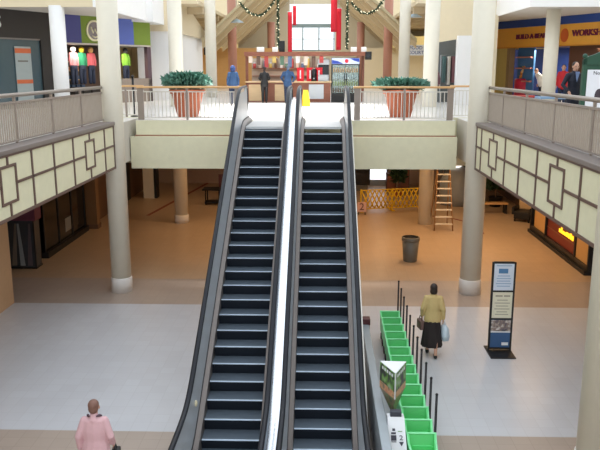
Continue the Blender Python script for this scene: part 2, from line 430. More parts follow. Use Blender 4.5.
def front_rail(x0, x1, y, label, posts, z=H + 0.02, ends=()):
    t = thing('railing', label, 'railing', ((x0 + x1) / 2, y, z)); h = (x1 - x0) / 2; cx = (x0 + x1) / 2
    MB().box(-h, h, -0.07, 0.07, 0.94, 1.0, bevel=0.012).build('handrail', M_OAK, t, 'light oak handrail')
    MB().box(-h, h, -0.02, 0.02, 0.82, 0.85).build('upper_bar', M_WBAL, t)
    MB().box(-h, h, -0.02, 0.02, 0.05, 0.08).build('lower_bar', M_WBAL, t)
    f = MB(); x = -h + 0.06
    while x < h - 0.03:
        f.box(x - 0.011, x + 0.011, -0.011, 0.011, 0.08, 0.82); x += 0.115
    f.build('balusters', M_WBAL, t)
    for p in posts: MB().box(p - cx - 0.09, p - cx + 0.09, -0.03, 0.03, 0, 0.94).build('end_post', M_RAIL, t)
    for p in ends: MB().box(p - cx - 0.03, p - cx + 0.03, -0.03, 0.03, 0, 0.94).build('post', M_RAIL, t)
front_rail(-5.5, -2.36, 21.72, 'oak topped white railing left of the escalators before the potted shrub', (-5.4, -2.47), ends=(-4.0,))
front_rail(0.98, 3.98, 21.72, 'oak topped white railing right of the escalators before the potted shrub', (1.1, 3.86), ends=(2.5,))
front_rail(-6.85, -5.62, 23.05, 'short oak topped railing between left balcony column and landing bay', (), ends=(-6.2,))
front_rail(4.08, 5.2, 23.05, 'short oak topped white railing behind the right balcony column', (), ends=(4.9,))
t = thing('post', 'slim black upright post at the short railing right of the left column', 'post', (-6.02, 23.3, H + 0.01))
MB().lathe([(0.12, 0), (0.12, 0.03), (0.035, 0.05), (0.035, 1.25)], seg=14).build('pole', M_BLACK, t); MB().lathe([(0.055, 1.25), (0.055, 1.3), (0.02, 1.32)], seg=14).build('cap', M_BLACK, t)

# ------------------------------------------------------------------ escalators
S = math.tan(math.radians(30)); YB, YT = 10.84, 19.24
def zn(y, w=0.22):
    def sp(t): return t if t > 30 else math.log1p(math.exp(t))
    return min(H, S * w * (sp((y - YB) / w) - sp((y - YT) / w)))
def hh(y): return 0.94 + 0.09 * zn(y) / H      # handrail height over the step line
def yl(a, b, n): return [a + (b - a) * i / n for i in range(n + 1)]
def shear_sweep(poly, ys, base):            # cross-section (x, dz) carried along the escalator line
    f = MB(); f.ring_loft([[Vector((x, y - 11, base(y) + dz)) for x, dz in poly] for y in ys], True, smooth=False); return f
proto_step = None
def escalator(xc, label, phase):
    global proto_step
    t = thing('escalator', label, 'escalator', (xc, 11, 0))
    k = 0
    for j in range(0, 26):
        z = H - 0.2 * (j + phase)
        y = YT - (H - z) / S
        if y < 9.95: break
        if z < 0.012: z = 0.012 + 0.004 * (z - 0.012) / 0.2
        if proto_step is None:
            f = MB(); n = 6
            prof = [(0.0, 0.0), (0.40, 0.0), (0.40, -0.05), (0.09, -0.05), (0.05, -0.22), (0.035, -0.22), (0.015, -0.13), (0.0, -0.04)]
            f.prism(prof, 'X', -0.5, 0.5)
            st = f.build('step', [M_TREAD, M_RISER], t)
            for p in st.data.polygons: p.material_index = 0 if p.normal.z > 0.8 else 1
            g = MB(); g.box(-0.495, 0.495, -0.004, 0.028, -0.008, 0.005); ns = g.build('nosing', M_NOSE, st, 'bright aluminium step edge')
            proto_step = (st, ns)
        else:
            st = proto_step[0].copy(); COL.objects.link(st); st.parent = t
            ns = proto_step[1].copy(); COL.objects.link(ns); ns.parent = st
        st.location = (0, y - 11, z)
    inc = yl(9.2, 21.2, 90)
    for s in (-1, 1):
        shear_sweep([(s * 0.505, -0.3), (s * 0.52, -0.3), (s * 0.52, 0.10), (s * 0.505, 0.10)], inc, zn).build('skirt_panel', M_SKIRT, t)
        shear_sweep([(s * 0.505, 0.10), (s * 0.585, 0.15), (s * 0.585, 0.10), (s * 0.52, 0.06)], inc, zn).build('inner_deck', M_SKIRT, t)
        bal = yl(9.45, 21.0, 86)
        shear_sweep([(s * 0.59, 0.10), (s * 0.62, 0.10), (s * 0.66, 0.90), (s * 0.63, 0.90)], bal, zn).build('balustrade_panel', M_STEEL, t)
        if (xc < 0) == (s > 0):      # the side shared by the two escalators carries a raised bright centre deck
            shear_sweep([(s * 0.665, 0.12), (s * 0.787, 0.12), (s * 0.787, 0.712), (s * 0.76, 0.715), (s * 0.70, 0.715), (s * 0.665, 0.69)], inc, zn).build('centre_deck', M_POLISH, t, 'bright polished deck between the escalators')
        else:
            shear_sweep([(s * 0.62, 0.12), (s * 0.774, 0.12), (s * 0.774, 0.20), (s * 0.74, 0.215), (s * 0.66, 0.215), (s * 0.62, 0.2)], inc, zn).build('outer_deck', M_TRUSS, t)
        shear_sweep([(s * 0.583, 0.10), (s * 0.593, 0.10), (s * 0.593, 0.19), (s * 0.583, 0.19)], inc, zn).build('panel_gasket', M_BLACK, t)
        # cladding: polygon down to the truss underside, never below the floor
        ys = yl(9.2, 21.2, 60)
        f = MB(); up = [Vector((s * 0.765, y - 11, zn(y) + 0.08)) for y in ys]; lo = [Vector((s * 0.765, y - 11, max(0.005, zn(y) - 0.85))) for y in ys]
        f.ring_loft([[a, b, b - Vector((s * 0.02, 0, 0)), a - Vector((s * 0.02, 0, 0))] for a, b in zip(up, lo)], True, smooth=False)
        f.build('truss_cladding', M_TRUSS, t)
        # handrail loop: along the top, round both newels
        hx = s * 0.655
        pts = []
        r = 0.36
        yb, yt = 9.45, 20.95
        for a in yl(-PI / 2, PI / 2, 12):
            pts.append((hx, yb - 11 - r * math.cos(a), hh(yb) - r + r * math.sin(a)))
        for y in yl(9.6, 20.8, 90): pts.append((hx, y - 11, zn(y) + hh(y)))
        for a in yl(PI / 2, -PI / 2, 12):
            pts.append((hx, yt - 11 + r * math.cos(a), H + hh(yt) - r + r * math.sin(a)))
        MB().tube(pts, [(0.046, 0.034)] * len(pts), 10, side=(1, 0, 0)).build('handrail', M_RUBBER, t, 'black rubber handrail')
        for yc, zc, nm in ((yb, 0.0, 'newel'), (yt, H, 'newel')):
            f = MB(); f.lathe([(r - 0.02, -0.015), (r - 0.02, 0.015)], seg=28)
            for v in f.bm.verts: v.co = Vector((hx + v.co.z, yc - 11 + v.co.x, zc + hh(yc) - r + v.co.y))
            f.box(hx - 0.015, hx + 0.015, yc - 11 - 0.3, yc - 11 + 0.3, zc + 0.1, zc + 0.3)
            f.build(nm, M_STEEL, t)
    # underside, landings
    ys = yl(9.2, 21.2, 60)
    f = MB(); f.ring_loft([[Vector((-0.745, y - 11, max(-0.15, zn(y) - 0.82))), Vector((0.745, y - 11, max(-0.15, zn(y) - 0.82))), Vector((0.745, y - 11, max(-0.15, zn(y) - 0.82) + 0.02)), Vector((-0.745, y - 11, max(-0.15, zn(y) - 0.82) + 0.02))] for y in ys], True, smooth=False)
    f.build('underside', M_TRUSS, t)
    MB().box(-0.5, 0.5, YT + 0.12 - 11, 21.6 - 11, H - 0.05, H + 0.012).build('landing_plate', M_LAND, t, 'pale metal landing plate at the top')
    MB().box(-0.5, 0.5, 8.6 - 11, 9.9 - 11, 0.003, 0.02).build('landing_plate', M_LAND, t, 'pale metal landing plate at the foot')
    return t
eL = escalator(-1.5, 'left escalator with dark steps climbing to the upper floor', 0.35)
eR = escalator(0.075, 'right escalator with dark steps beside the green strollers', 0.75)
f = MB(); f.lathe([(0.055, 0), (0.055, 0.02), (0.03, 0.035)], seg=16)
for v in f.bm.verts: v.co = Vector((v.co.z - 0.612, 11.3 - 11 + v.co.x, zn(11.3) + 0.5 + v.co.y))
f.build('balustrade_lamp', mat('cream_lamp', (226, 214, 180), 0.4), eL, 'small round cream lamp on the inner panel')

# grey barrier along the right escalator
t = thing('barrier', 'low grey panel barrier beside the right escalator with a maroon capped end post', 'barrier', (1.02, 15.1, 0))
MB().box(-0.075, 0.075, -6.3, -0.09, 0.04, 0.88, bevel=0.01).build('panel', M_GREYP, t)
MB().box(-0.095, 0.095, -6.3, -0.09, 0.0, 0.04).build('plinth', M_SKIRT, t)
MB().box(-0.1, 0.1, -0.09, 0.09, 0, 0.86).build('end_post', M_GREYP, t)
MB().box(-0.11, 0.11, -0.11, 0.11, 0.86, 1.0, bevel=0.012).build('post_cap', M_MAROON, t, 'dark maroon post cap')

# ------------------------------------------------------------------ green strollers
def make_stroller():
    t = thing('stroller', 'x', 'stroller', (0, 0, 0), 0, 'green rental strollers nested in a row')
    def taper(f):
        for v in f.bm.verts: v.co.x *= 1.0 + 0.42 * v.co.y; v.co.z *= 0.92
        return f
    w = 0.215
    # seat shell: two side panels, a reclining back, a seat pan and front tray
    side = [(-0.30, 0.24), (0.12, 0.22), (0.24, 0.70), (0.19, 0.72), (0.05, 0.60), (-0.26, 0.56), (-0.32, 0.5)]
    for a, b in ((-w, -w + 0.03), (w - 0.03, w)):
        f = MB(); f.prism(side, 'X', a, b); taper(f); f.build('side_panel', M_GREEN, t)
    f = MB(); f.prism([(0.08, 0.26), (0.11, 0.25), (0.235, 0.70), (0.205, 0.71)], 'X', -w + 0.03, w - 0.03); taper(f); f.build('backrest', M_GREEN2, t)
    f = MB(); f.prism([(-0.26, 0.36), (0.1, 0.30), (0.1, 0.26), (-0.26, 0.32)], 'X', -w + 0.03, w - 0.03); taper(f); f.build('seat', M_GREEN2, t)
    f = MB(); f.box(-w + 0.03, w - 0.03, -0.315, -0.275, 0.36, 0.53, bevel=0.01); taper(f); f.build('front_bar', M_GREEN, t)
    f = MB(); f.tube([(-w, -0.27, 0.57), (-w, 0.05, 0.61), (-w, 0.21, 0.725), (w, 0.21, 0.725), (w, 0.05, 0.61), (w, -0.27, 0.57)], 0.018, 8); taper(f); f.build('rim', mat('pale_green_plastic', (146, 240, 176), 0.3), t, 'lighter green top rim')
    f = MB(); f.box(-0.2, 0.2, -0.26, 0.1, 0.17, 0.2)
    for sx in (-0.19, 0.19): f.box(sx - 0.015, sx + 0.015, -0.26, 0.14, 0.12, 0.24)
    f.build('chassis', M_BLACKM, t)
    for sx in (-0.2, 0.2):
        for sy in (-0.22, 0.1):
            g = MB(); g.lathe([(0.03, -0.018), (0.075, -0.018), (0.08, 0), (0.075, 0.018), (0.03, 0.018)], seg=14)
            for v in g.bm.verts: v.co = Vector((sx + v.co.z, sy + v.co.x, 0.08 + v.co.y))
            g.build('wheel', M_BLACK, t)
    return t
st0 = make_stroller()
NS = 14
ordn = ['first', 'second', 'third', 'fourth', 'fifth', 'sixth', 'seventh', 'eighth', 'ninth', 'tenth', 'eleventh', 'twelfth', 'thirteenth', 'fourteenth']
for i in range(NS):
    y = 10.38 + i * 0.455
    x = 1.655 + 0.004 * i
    lab = ('bright green plastic stroller at the near end of the nested row' if i == 0 else
           'bright green plastic stroller at the far end of the nested row' if i == NS - 1 else
           'bright green plastic stroller, %s in the nested row counting from the near end' % ordn[i])
    if i == 0: st0.location = (x, y, 0); st0['label'] = lab
    else: dup(st0, (x, y, 0), 0, lab)
# thin black guide poles beside them
pole0 = None
for i in range(11):
    y = 11.3 + i * 0.66; x = 2.0 + (0.006 * i)
    lab = ('thin black upright pole at the near end of the stroller row' if i == 0 else
           'thin black upright pole at the far end of the stroller row' if i == 10 else
           'thin black upright pole, %s beside the strollers counting from the near end' % ordn[i])
    if pole0 is None:
        pole0 = thing('guide_pole', lab, 'pole', (x, y, 0), 0, 'thin black poles beside the strollers')
        MB().lathe([(0.045, 0), (0.045, 0.012), (0.023, 0.02), (0.021, 1.0)], seg=10).build('pole', M_BLACKM, pole0)
        MB().ball((0, 0, 1.0), 0.027, 8).build('tip', M_BLACKM, pole0)
    else: dup(pole0, (x, y, 0), 0, lab)

# stroller payment kiosk with triangular advert
t = thing('payment_kiosk', 'white stroller payment kiosk with pictograms and a triangular picture display on top', 'kiosk', (1.25, 10.68, 0))
f = MB(); f.prism([(-0.44, 0), (0.16, 0), (0.16, 0.88), (0.0, 0.90), (-0.44, 0.40)], 'X', -0.16, 0.16)
for v in f.bm.verts: v.co.x *= 1.06 - 0.25 * v.co.z
f.build('cabinet', M_PAPER, t)
f = MB(); f.box(-0.09, 0.09, 0.0, 0.1, 0.885, 0.99, bevel=0.01); f.build('coin_box', mat('dark_slate', (62, 64, 76), 0.4), t, 'dark grey box on top')
# pictograms lie on the sloping front face: basis along the slope
nv = Vector((0, -0.50, 0.44)).normalized(); up = Vector((0, 0.44, 0.50)).normalized()
rx = math.atan2(up.z, up.y)
def on_face(u, v): # u across, v up the slope from its foot
    return Vector((u, -0.44, 0.40)) + up * (v + 0.2) + nv * 0.006
ink = mat('print_dark', (58, 58, 70), 0.6)
def plate(name, u, v, w, h, m, parent=t):
    f = MB(); q = [on_face(u + a * w / 2, v + b * h / 2) for a, b in ((-1, -1), (1, -1), (1, 1), (-1, 1))]
    f.ring_loft([[p - nv * 0.004 for p in q], q], True, smooth=False); return f.build(name, m, parent)
plate('pictogram', -0.045, 0.26, 0.045, 0.04, ink); plate('pictogram', -0.05, 0.13, 0.085, 0.085, ink); plate('pictogram', -0.05, 0.205, 0.075, 0.03, ink)
plate('pictogram', -0.05, 0.07, 0.08, 0.012, ink)
f = MB(); q = [on_face(0.03, 0.07), on_face(0.105, 0.07), on_face(0.07, 0.0)]; f.ring_loft([[p - nv * 0.004 for p in q], q], True, smooth=False); f.build('pictogram', ink, t)
plate('green_mark', 0.055, 0.235, 0.07, 0.012, mat('print_green', (110, 150, 90), 0.6))
tt = text('2', 'numeral', ink, t, on_face(0.068, 0.13), 0.11, (rx, 0, 0), 0.003, sx=1.2)
# stand + triangular prism display
MB().lathe([(0.03, 0), (0.03, 0.72)], seg=10, c=(0.02, 0.62, 0)).build('stand_pole', M_STEEL, t)
f = MB(); f.ring_loft([[Vector((0.02 + (px - .02) * k, .62 + (py - .62) * k, z)) for px, py in ((.245, .84), (.015, .34), (-.20, .86))] for z, k in ((.70, .22), (1.028, .98))], True, smooth=False); f.build('display_foot', photo_mat('advert_base', [(96, 120, 90), (150, 130, 104), (110, 150, 100)], 8), t, 'tapering printed foot of the display')
MB().lathe([(0.2, 0), (0.2, 0.02)], seg=20, c=(0.02, 0.62, 0)).build('stand_base', M_STEEL, t)
tri = [(-0.20, 0.86), (0.245, 0.84), (0.015, 0.34)]
f = MB(); f.prism(tri, 'Z', 1.03, 1.5); f.build('display_prism', M_PAPER, t, 'white triangular display body')
M_AD = photo_mat('advert_picture', [(36, 34, 40), (60, 70, 60), (110, 160, 70), (150, 170, 140)], 7)
M_AD2 = photo_mat('advert_foot', [(200, 130, 96), (210, 160, 120), (120, 110, 90)], 9)
apex = Vector((0.015, 0.34, 0))
for (bx, by) in (tri[0], tri[1]):
    b = Vector((bx, by, 0)); d = (b - apex); nrm = Vector((d.y, -d.x, 0)).normalized()
    if nrm.y > 0: nrm = -nrm
    def fp(a, z, o): return apex + d * a + nrm * o + Vector((0, 0, z))
    f = MB(); f.ring_loft([[fp(.05, 1.16, 0.001), fp(.97, 1.16, 0.001), fp(.97, 1.49, 0.001), fp(.05, 1.49, 0.001)], [fp(.05, 1.16, .006), fp(.97, 1.16, .006), fp(.97, 1.49, .006), fp(.05, 1.49, .006)]], True, smooth=False)
    pc = f.build('picture_panel', M_AD, t, 'dark picture with green figures')
    f = MB(); f.ring_loft([[fp(.05, 1.035, 0.001), fp(.97, 1.035, 0.001), fp(.97, 1.155, 0.001), fp(.05, 1.155, 0.001)], [fp(.05, 1.035, .006), fp(.97, 1.035, .006), fp(.97, 1.155, .006), fp(.05, 1.155, .006)]], True, smooth=False)
    f.build('lower_panel', M_AD2, t, 'orange tinted lower strip')
    f = MB()
    for k in range(5):
        a0 = .14 + k * .15; f.ring_loft([[fp(a0, 1.40, o), fp(a0 + .09, 1.40, o), fp(a0 + .09, 1.45, o), fp(a0, 1.45, o)] for o in (.006, .009)], True, smooth=False)
    f.build('lettering', M_PAPER, pc)

# ------------------------------------------------------------------ floor standing sign
t = thing('floor_sign', 'tall black framed floor sign with three stacked notices on a flat black base', 'sign', (4.17, 15.72, 0))
MB().box(-0.30, 0.27, -0.48, 0.26, 0, 0.03, bevel=0.008).build('base', M_BLACK, t)
f = MB()
for x in (-0.265, 0.225): f.box(x, x + 0.04, -0.03, 0.03, 0.03, 2.13)
for z in (0.06, 0.77, 1.43, 2.10): f.box(-0.225, 0.225, -0.03, 0.03, z, z + 0.04)
f.build('frame', M_BLACK, t)
MB().box(-0.225, 0.225, -0.012, 0.012, 0.06, 2.12).build('backing', M_BLACK, t)
p = MB().box(-0.223, 0.223, -0.022, -0.012, 1.47, 2.10).build('notice_panel', mat('notice_blue_white', (222, 230, 244), 0.5, noise=0.02), t, 'pale blue white notice')
MB().box(-0.12, 0.09, -0.026, -0.022, 1.87, 1.98, bevel=0.002).build('emblem', mat('notice_blue', (84, 132, 178), 0.5), p)
f = MB()
for z, w in ((2.04, .17), (1.80, .14), (1.74, .16), (1.68, .15), (1.62, .17), (1.56, .15)): f.box(-w, w, -0.025, -0.022, z, z + .022)
f.build('lettering', mat('notice_text', (160, 184, 214), 0.6), p)
p = MB().box(-0.223, 0.223, -0.022, -0.012, 0.81, 1.43).build('notice_panel', mat('notice_cream', (232, 226, 202), 0.5, noise=0.02), t, 'cream notice with lines of text')
f = MB()
f.box(-.16, .0, -0.025, -0.022, 1.32, 1.355); f.box(.03, .17, -0.025, -0.022, 1.32, 1.355)
for z, w in ((1.23, .12), (1.16, .17), (1.09, .14), (1.02, .17), (.95, .12), (.89, .15)): f.box(-w, w, -0.025, -0.022, z, z + .018)
f.build('lettering', mat('notice_text_brown', (170, 160, 140), 0.6), p)
p = MB().box(-0.223, 0.223, -0.022, -0.012, 0.10, 0.77).build('notice_panel', mat('notice_navy', (58, 92, 136), 0.5), t, 'blue notice under a street photograph')
MB().box(-0.223, 0.223, -0.026, -0.022, 0.49, 0.76).build('photograph', photo_mat('street_photo', [(70, 70, 90), (150, 130, 120), (220, 214, 208)], 14), p)
MB().box(0.04, 0.19, -0.026, -0.022, 0.15, 0.22).build('emblem', M_PAPER, p)
MB().box(-0.223, 0.223, -0.0245, -0.022, 0.46, 0.49).build('white_band', M_PAPER, p)

# waste bin
t = thing('waste_bin', 'round grey waste bin standing alone on the tan floor', 'bin', (3.08, 23.65, 0))
MB().lathe([(0.22, 0), (0.235, 0.02), (0.285, 0.72)], seg=28).build('body', M_GREYBIN, t)
MB().lathe([(0.295, 0.70), (0.305, 0.74), (0.30, 0.83), (0.26, 0.84)], seg=28, cap=False).build('rim', M_GREYBIN, t)
MB().lathe([(0.27, 0.77), (0.2, 0.74)], seg=28).build('liner', M_BLACK, t)

# ------------------------------------------------------------------ planters
def leafy(name, m, parent, c, rx, ry, rz, n, size, seed):
    rnd = random.Random(seed); f = MB()
    for i in range(n):
        a = rnd.uniform(0, 2 * PI); rr = math.sqrt(rnd.random()); zz = rnd.uniform(-1, 1)
        k = math.sqrt(max(0.05, 1 - zz * zz * 0.8))
        p = Vector((c[0] + rx * rr * k * math.cos(a), c[1] + ry * rr * k * math.sin(a), c[2] + rz * zz))
        d = Vector((math.cos(a) * rnd.uniform(.3, 1), math.sin(a) * rnd.uniform(.3, 1), rnd.uniform(-.2, 1))).normalized()
        s = d.cross(Vector((rnd.uniform(-1, 1), rnd.uniform(-1, 1), rnd.uniform(-1, 1)))).normalized() * size * 0.28
        L = size * rnd.uniform(.7, 1.3)
        vs = [f.bm.verts.new(q) for q in (p, p + d * L * .5 + s, p + d * L, p + d * L * .5 - s)]
        f.bm.faces.new(vs)
    return f.build(name, m, parent)
def planter(x, y, label, seed, rx, zc, rz):
    t = thing('potted_shrub', label, 'planter', (x, y, H + 0.02))
    MB().lathe([(0.32, 0), (0.33, 0.02), (0.50, 0.74), (0.56, 0.74), (0.57, 0.86), (0.54, 0.87)], seg=28).build('pot', M_TERRA, t, 'tapered terracotta pot')
    MB().lathe([(0.53, 0.80), (0.02, 0.84)], seg=24).build('soil', M_BROWNW, t)
    leafy('foliage', M_LEAF, t, (0, 0, zc), rx, 0.5, rz, 1500, 0.17, seed)
    return t
planter(-4.22, 23.0, 'terracotta pot of bushy blue green foliage left of the escalators', 3, 0.72, 1.10, 0.22)
planter(2.53, 23.0, 'terracotta pot of low blue green foliage right of the escalators', 5, 0.84, 1.0, 0.13)

# ------------------------------------------------------------------ people
def person(label, loc, rz, h, top, bottom, hair, pose=None, vox=0.011, skirt=None, jacket_len=0.78, hairstyle='short', female=True, face=True, bare_legs=None):
    """forward is local +Y; everything in units of a 1.70 m figure, scaled to h"""
    P = dict(armL=((-.225, -.03, 1.11), (-.225, .04, .87)), armR=((.225, -.03, 1.11), (.225, .04, .87)), lean=0.0, stepL=0.0, stepR=0.0, turn=0.0, bend=0, wide=1.0)
    P.update(pose or {})
    k = h / 1.70
    t = thing('person', label, 'person', loc, rz)
    sw = 0.15 if female else 0.185
    def T(p):
        v = Vector(p)
        if P['lean'] and v.z > 0.92:
            v = Matrix.Rotation(-P['lean'], 3, 'X') @ (v - Vector((0, 0, .92))) + Vector((0, 0, .92))
        return v * k
    def tb(f, pts, rads, flat=None, side=(1, 0, 0)): f.tube([T(p) for p in pts], [tuple(q * k for q in r) if isinstance(r, tuple) else r * k for r in rads], 12, flat=flat, side=side, ends=True)
    sh = {-1: (-sw, 0, 1.36), 1: (sw, 0, 1.36)}
    hipx = 0.088
    legs = {}
    for s, st in ((-1, P['stepL']), (1, P['stepR'])):
        legs[s] = [(s * hipx, 0, .90), (s * hipx, st * .5 + .02 * abs(st > 0), .49), (s * (hipx - .005), st - .0, .09)]
    f = MB()
    # trunk and neck and head
    tb(f, [(0, 0, .90), (0, 0, 1.05), (0, .005, 1.22), (0, 0, 1.36)], [(.15, .10), (.125, .085), (.15, .10), (.13, .075)])
    tb(f, [(0, -.005, 1.36), (0, .01, 1.50)], [.06, .056])
    R = Matrix.Rotation(P['turn'], 3, 'Z')
    hc = Vector((0, .02, 1.572))
    def hp(p): return T(hc + R @ Vector(p))
    f.ball(hp((0, -.005, .02)), (.074 * k, .092 * k, .098 * k), 18); f.ball(hp((0, .02, -.045)), (.055 * k, .065 * k, .07 * k), 14)
    tb(f, [tuple(hc + R @ Vector((0, .085, .01))), tuple(hc + R @ Vector((0, .108, -.025)))], [.009, .014])
    for s in (-1, 1): f.ball(hp((s * .076, 0, -.005)), (.012 * k, .022 * k, .032 * k), 8)
    for s, arm in ((-1, P['armL']), (1, P['armR'])):
        e, w = Vector(arm[0]), Vector(arm[1])
        tb(f, [sh[s], tuple(e), tuple(w)], [.045, .038, .027])
        d = (w - e).normalized(); palm = w + d * .05
        side = Vector((0, 1, 0)) - d * d.y; side.normalize(); nrm = d.cross(side)
        tb(f, [tuple(w), tuple(w + d * .09)], [(.016, .034), (.016, .042)], side=tuple(nrm))
        for q, L in ((-.033, .062), (-.011, .075), (.011, .08), (.033, .07)):
            b = w + d * .085 + side * q
            curl = -nrm * s * 0.0 + Vector((-s * .35, 0, 0))
            m1 = b + d * L * .5 + curl * .01; m2 = m1 + (d + curl * .9).normalized() * L * .5
            tb(f, [tuple(b), tuple(m1), tuple(m2)], [.0095, .009, .0075])
        b = w + d * .03 + side * .035
        tb(f, [tuple(b), tuple(b + (d * .6 + side * .8).normalized() * .035), tuple(b + (d * .95 + side * .35).normalized() * .07)], [.012, .011, .009])
    for s in (-1, 1): tb(f, legs[s], [.075, .052, .036])
    for s in (-1, 1):
        a = legs[s][2]; tb(f, [(a[0], a[1] - .03, .045), (a[0], a[1] + .13, .03)], [.036, .028])
    remeshed(f, 'body', M_SKIN, t, vox * 0.75 * k, 1)
    # face details
    if face:
        for s in (-1, 1): MB().ball(hp((s * .03, .083, .012)), (.012 * k, .006 * k, .007 * k), 8).build('eye', M_BLACK, t)
        MB().ball(hp((0, .083, -.062)), (.022 * k, .006 * k, .006 * k), 8).build('mouth', mat('lips', (160, 84, 78), 0.5), t)
    # hair
    f = MB()
    f.ball(hp((0, -.022, .04)), (.083 * k, .092 * k, .088 * k), 18)
    f.ball(hp((0, -.045, -.01)), (.076 * k, .065 * k, .085 * k), 14)
    if hairstyle == 'bob':
        f.ball(hp((0, -.04, -.05)), (.086 * k, .07 * k, .09 * k), 14)
    if hairstyle == 'hood':
        f.ball(hp((0, -.03, -.02)), (.115 * k, .115 * k, .14 * k), 16)
    remeshed(f, 'hood' if hairstyle == 'hood' else 'hair', hair, t, 0.010 * k, 2)
    # jacket / top
    zb = jacket_len
    f = MB()
    tb(f, [(0, 0, zb + .06), (0, 0, .93), (0, .0, 1.06), (0, .005, 1.22), (0, -.005, 1.34)], [(a * P['wide'], b) for a, b in ((.195, .14), (.185, .135), (.16, .115), (.18, .125), (.165, .1))])
    tb(f, [(-sw * .95, -.005, 1.355), (0, -.005, 1.385), (sw * .95, -.005, 1.355)], [.058, .07, .058], side=(0, 1, 0))
    tb(f, [(0, -.01, 1.38), (0, .0, 1.45)], [.095, .066])
    for s, arm in ((-1, P['armL']), (1, P['armR'])):
        e, w = Vector(arm[0]), Vector(arm[1])
        tb(f, [sh[s], tuple(e), tuple(w - (w - e).normalized() * .02)], [.066, .056, .045])
    remeshed(f, 'jacket' if female or True else 'shirt', top, t, vox * k, 2)
    # legs: skirt or trousers
    if skirt:
        zs, wf = skirt
        f = MB(); rings = []
        for i in range(12):
            a = i / 11; z = .96 + (zs - .96) * a
            rx_ = .145 + (wf - .145) * a ** .7; ry_ = .105 + (wf * .8 - .105) * a ** .7
            cy = (P['stepL'] + P['stepR']) * .25 * a
            rings.append([T((rx_ * (1 + .06 * a * math.sin(9 * th)) * math.cos(th), cy + ry_ * (1 + .06 * a * math.sin(9 * th)) * math.sin(th), z)) for th in [2 * PI * q / 48 for q in range(48)]])
        f.ring_loft(rings, True); f.build('skirt', bottom, t)
    else:
        f = MB()
        tb(f, [(0, 0, 1.02), (0, 0, .9)], [(.155, .115), (.165, .125)])
        for s in (-1, 1): tb(f, [(s * hipx, 0, .90), legs[s][1], (legs[s][2][0], legs[s][2][1], .11)], [.098, .072, .062])
        remeshed(f, 'trousers', bottom, t, vox * k, 2)
    for s in (-1, 1):
        a = legs[s][2]; f = MB()
        tb(f, [(a[0], a[1] - .035, .045), (a[0], a[1] + .07, .042), (a[0], a[1] + .165, .032)], [(.042, .04), (.045, .038), (.036, .028)])
        remeshed(f, 'shoe', M_BLACK, t, 0.012 * k, 1)
    return t
C_PINK = mat('pink_wool', (212, 172, 178), 0.8, noise=0.05, scale=30)
C_YELL = mat('mustard_cloth', (202, 176, 120), 0.8, noise=0.08, scale=30)
C_BLACKC = mat('black_cloth', (40, 32, 32), 0.85)
C_NAVY = mat('navy_suit', (22, 26, 44), 0.7)
C_BLUE = mat('blue_cloth', (44, 74, 112), 0.8)
C_DENIM = mat('dark_denim', (38, 48, 72), 0.8)
C_REDC = mat('red_cloth', (196, 40, 48), 0.8)
C_WHITEC = mat('white_cloth', (232, 232, 230), 0.8)
HAIR_AUB = mat('hair_auburn', (124, 90, 78), 0.6, noise=0.2, scale=40)
HAIR_DK = mat('hair_dark', (44, 30, 26), 0.55, noise=0.2, scale=40)
t = person('person in a pink jacket with short auburn hair seen from behind at the lower left', (-3.30, 9.62, 0), 0.03, 1.66, C_PINK, mat('grey_skirt', (120, 110, 116), 0.8), HAIR_AUB,
           dict(armR=((.245, -.05, 1.12), (.235, .10, .93)), armL=((-.245, -.04, 1.11), (-.255, .03, .88)), wide=1.14), skirt=(.45, .22), jacket_len=.70)
for q in (-1, 1):
    f = MB(); f.tube([(q * .055, -.06, 1.425), (q * .085, -.02, 1.42), (q * .095, .03, 1.39)], [.012, .02, .016], 8, ends=True); f.build('collar_tab', mat('scarf_dark', (92, 72, 84), 0.8), t, 'dark patterned collar tab')
hb = thing('handbag', 'small dark handbag held in the right hand of the pink jacketed person', 'handbag', (-3.06, 9.76, 0.64), 0.05)
MB().box(-.06, .06, -.12, .12, -.06, .14, bevel=.02).build('body', M_BLACK, hb); MB().tube([(0, -.08, .13), (0, -.05, .2), (0, .05, .2), (0, .08, .13)], .008, 8).build('strap', M_BLACK, hb)
t = person('person in a mustard yellow jacket and long black skirt walking away carrying bags', (2.56, 15.42, 0), -0.1, 1.71, C_YELL, C_BLACKC, HAIR_DK,
           dict(armL=((-.225, -.04, 1.12), (-.225, .08, .92)), armR=((.225, -.04, 1.11), (.235, .02, .87)), stepL=.16, stepR=-.18), skirt=(.24, .235), jacket_len=.80, hairstyle='bob')
hb = thing('handbag', 'brown handbag in the left hand of the person in the yellow jacket', 'handbag', (2.31, 15.53, 0.60), 0.2)
MB().box(-.05, .05, -.13, .13, 0, .22, bevel=.025).build('body', mat('brown_leather', (110, 84, 78), 0.5), hb); MB().tube([(0, -.09, .21), (0, -.05, .3), (0, .05, .3), (0, .09, .21)], .009, 8).build('strap', M_TRIM, hb)
hb = thing('carrier_bag', 'pale blue white carrier bag in the right hand of the person in the yellow jacket', 'bag', (2.83, 15.38, 0.40), 0.2)
f = MB(); f.ring_loft([[Vector((a * sx, b * sx, z)) for a, b in ((-.07, -.14), (.07, -.14), (.07, .14), (-.07, .14))] for z, sx in ((0, .85), (.12, 1.05), (.3, .8), (.36, .35))], True); f.build('body', mat('bag_plastic', (196, 210, 220), 0.3), hb)
MB().tube([(0, -.03, .35), (0, -.025, .43), (0, .025, .43), (0, .03, .35)], .008, 8).build('handle', M_PAPER, hb)
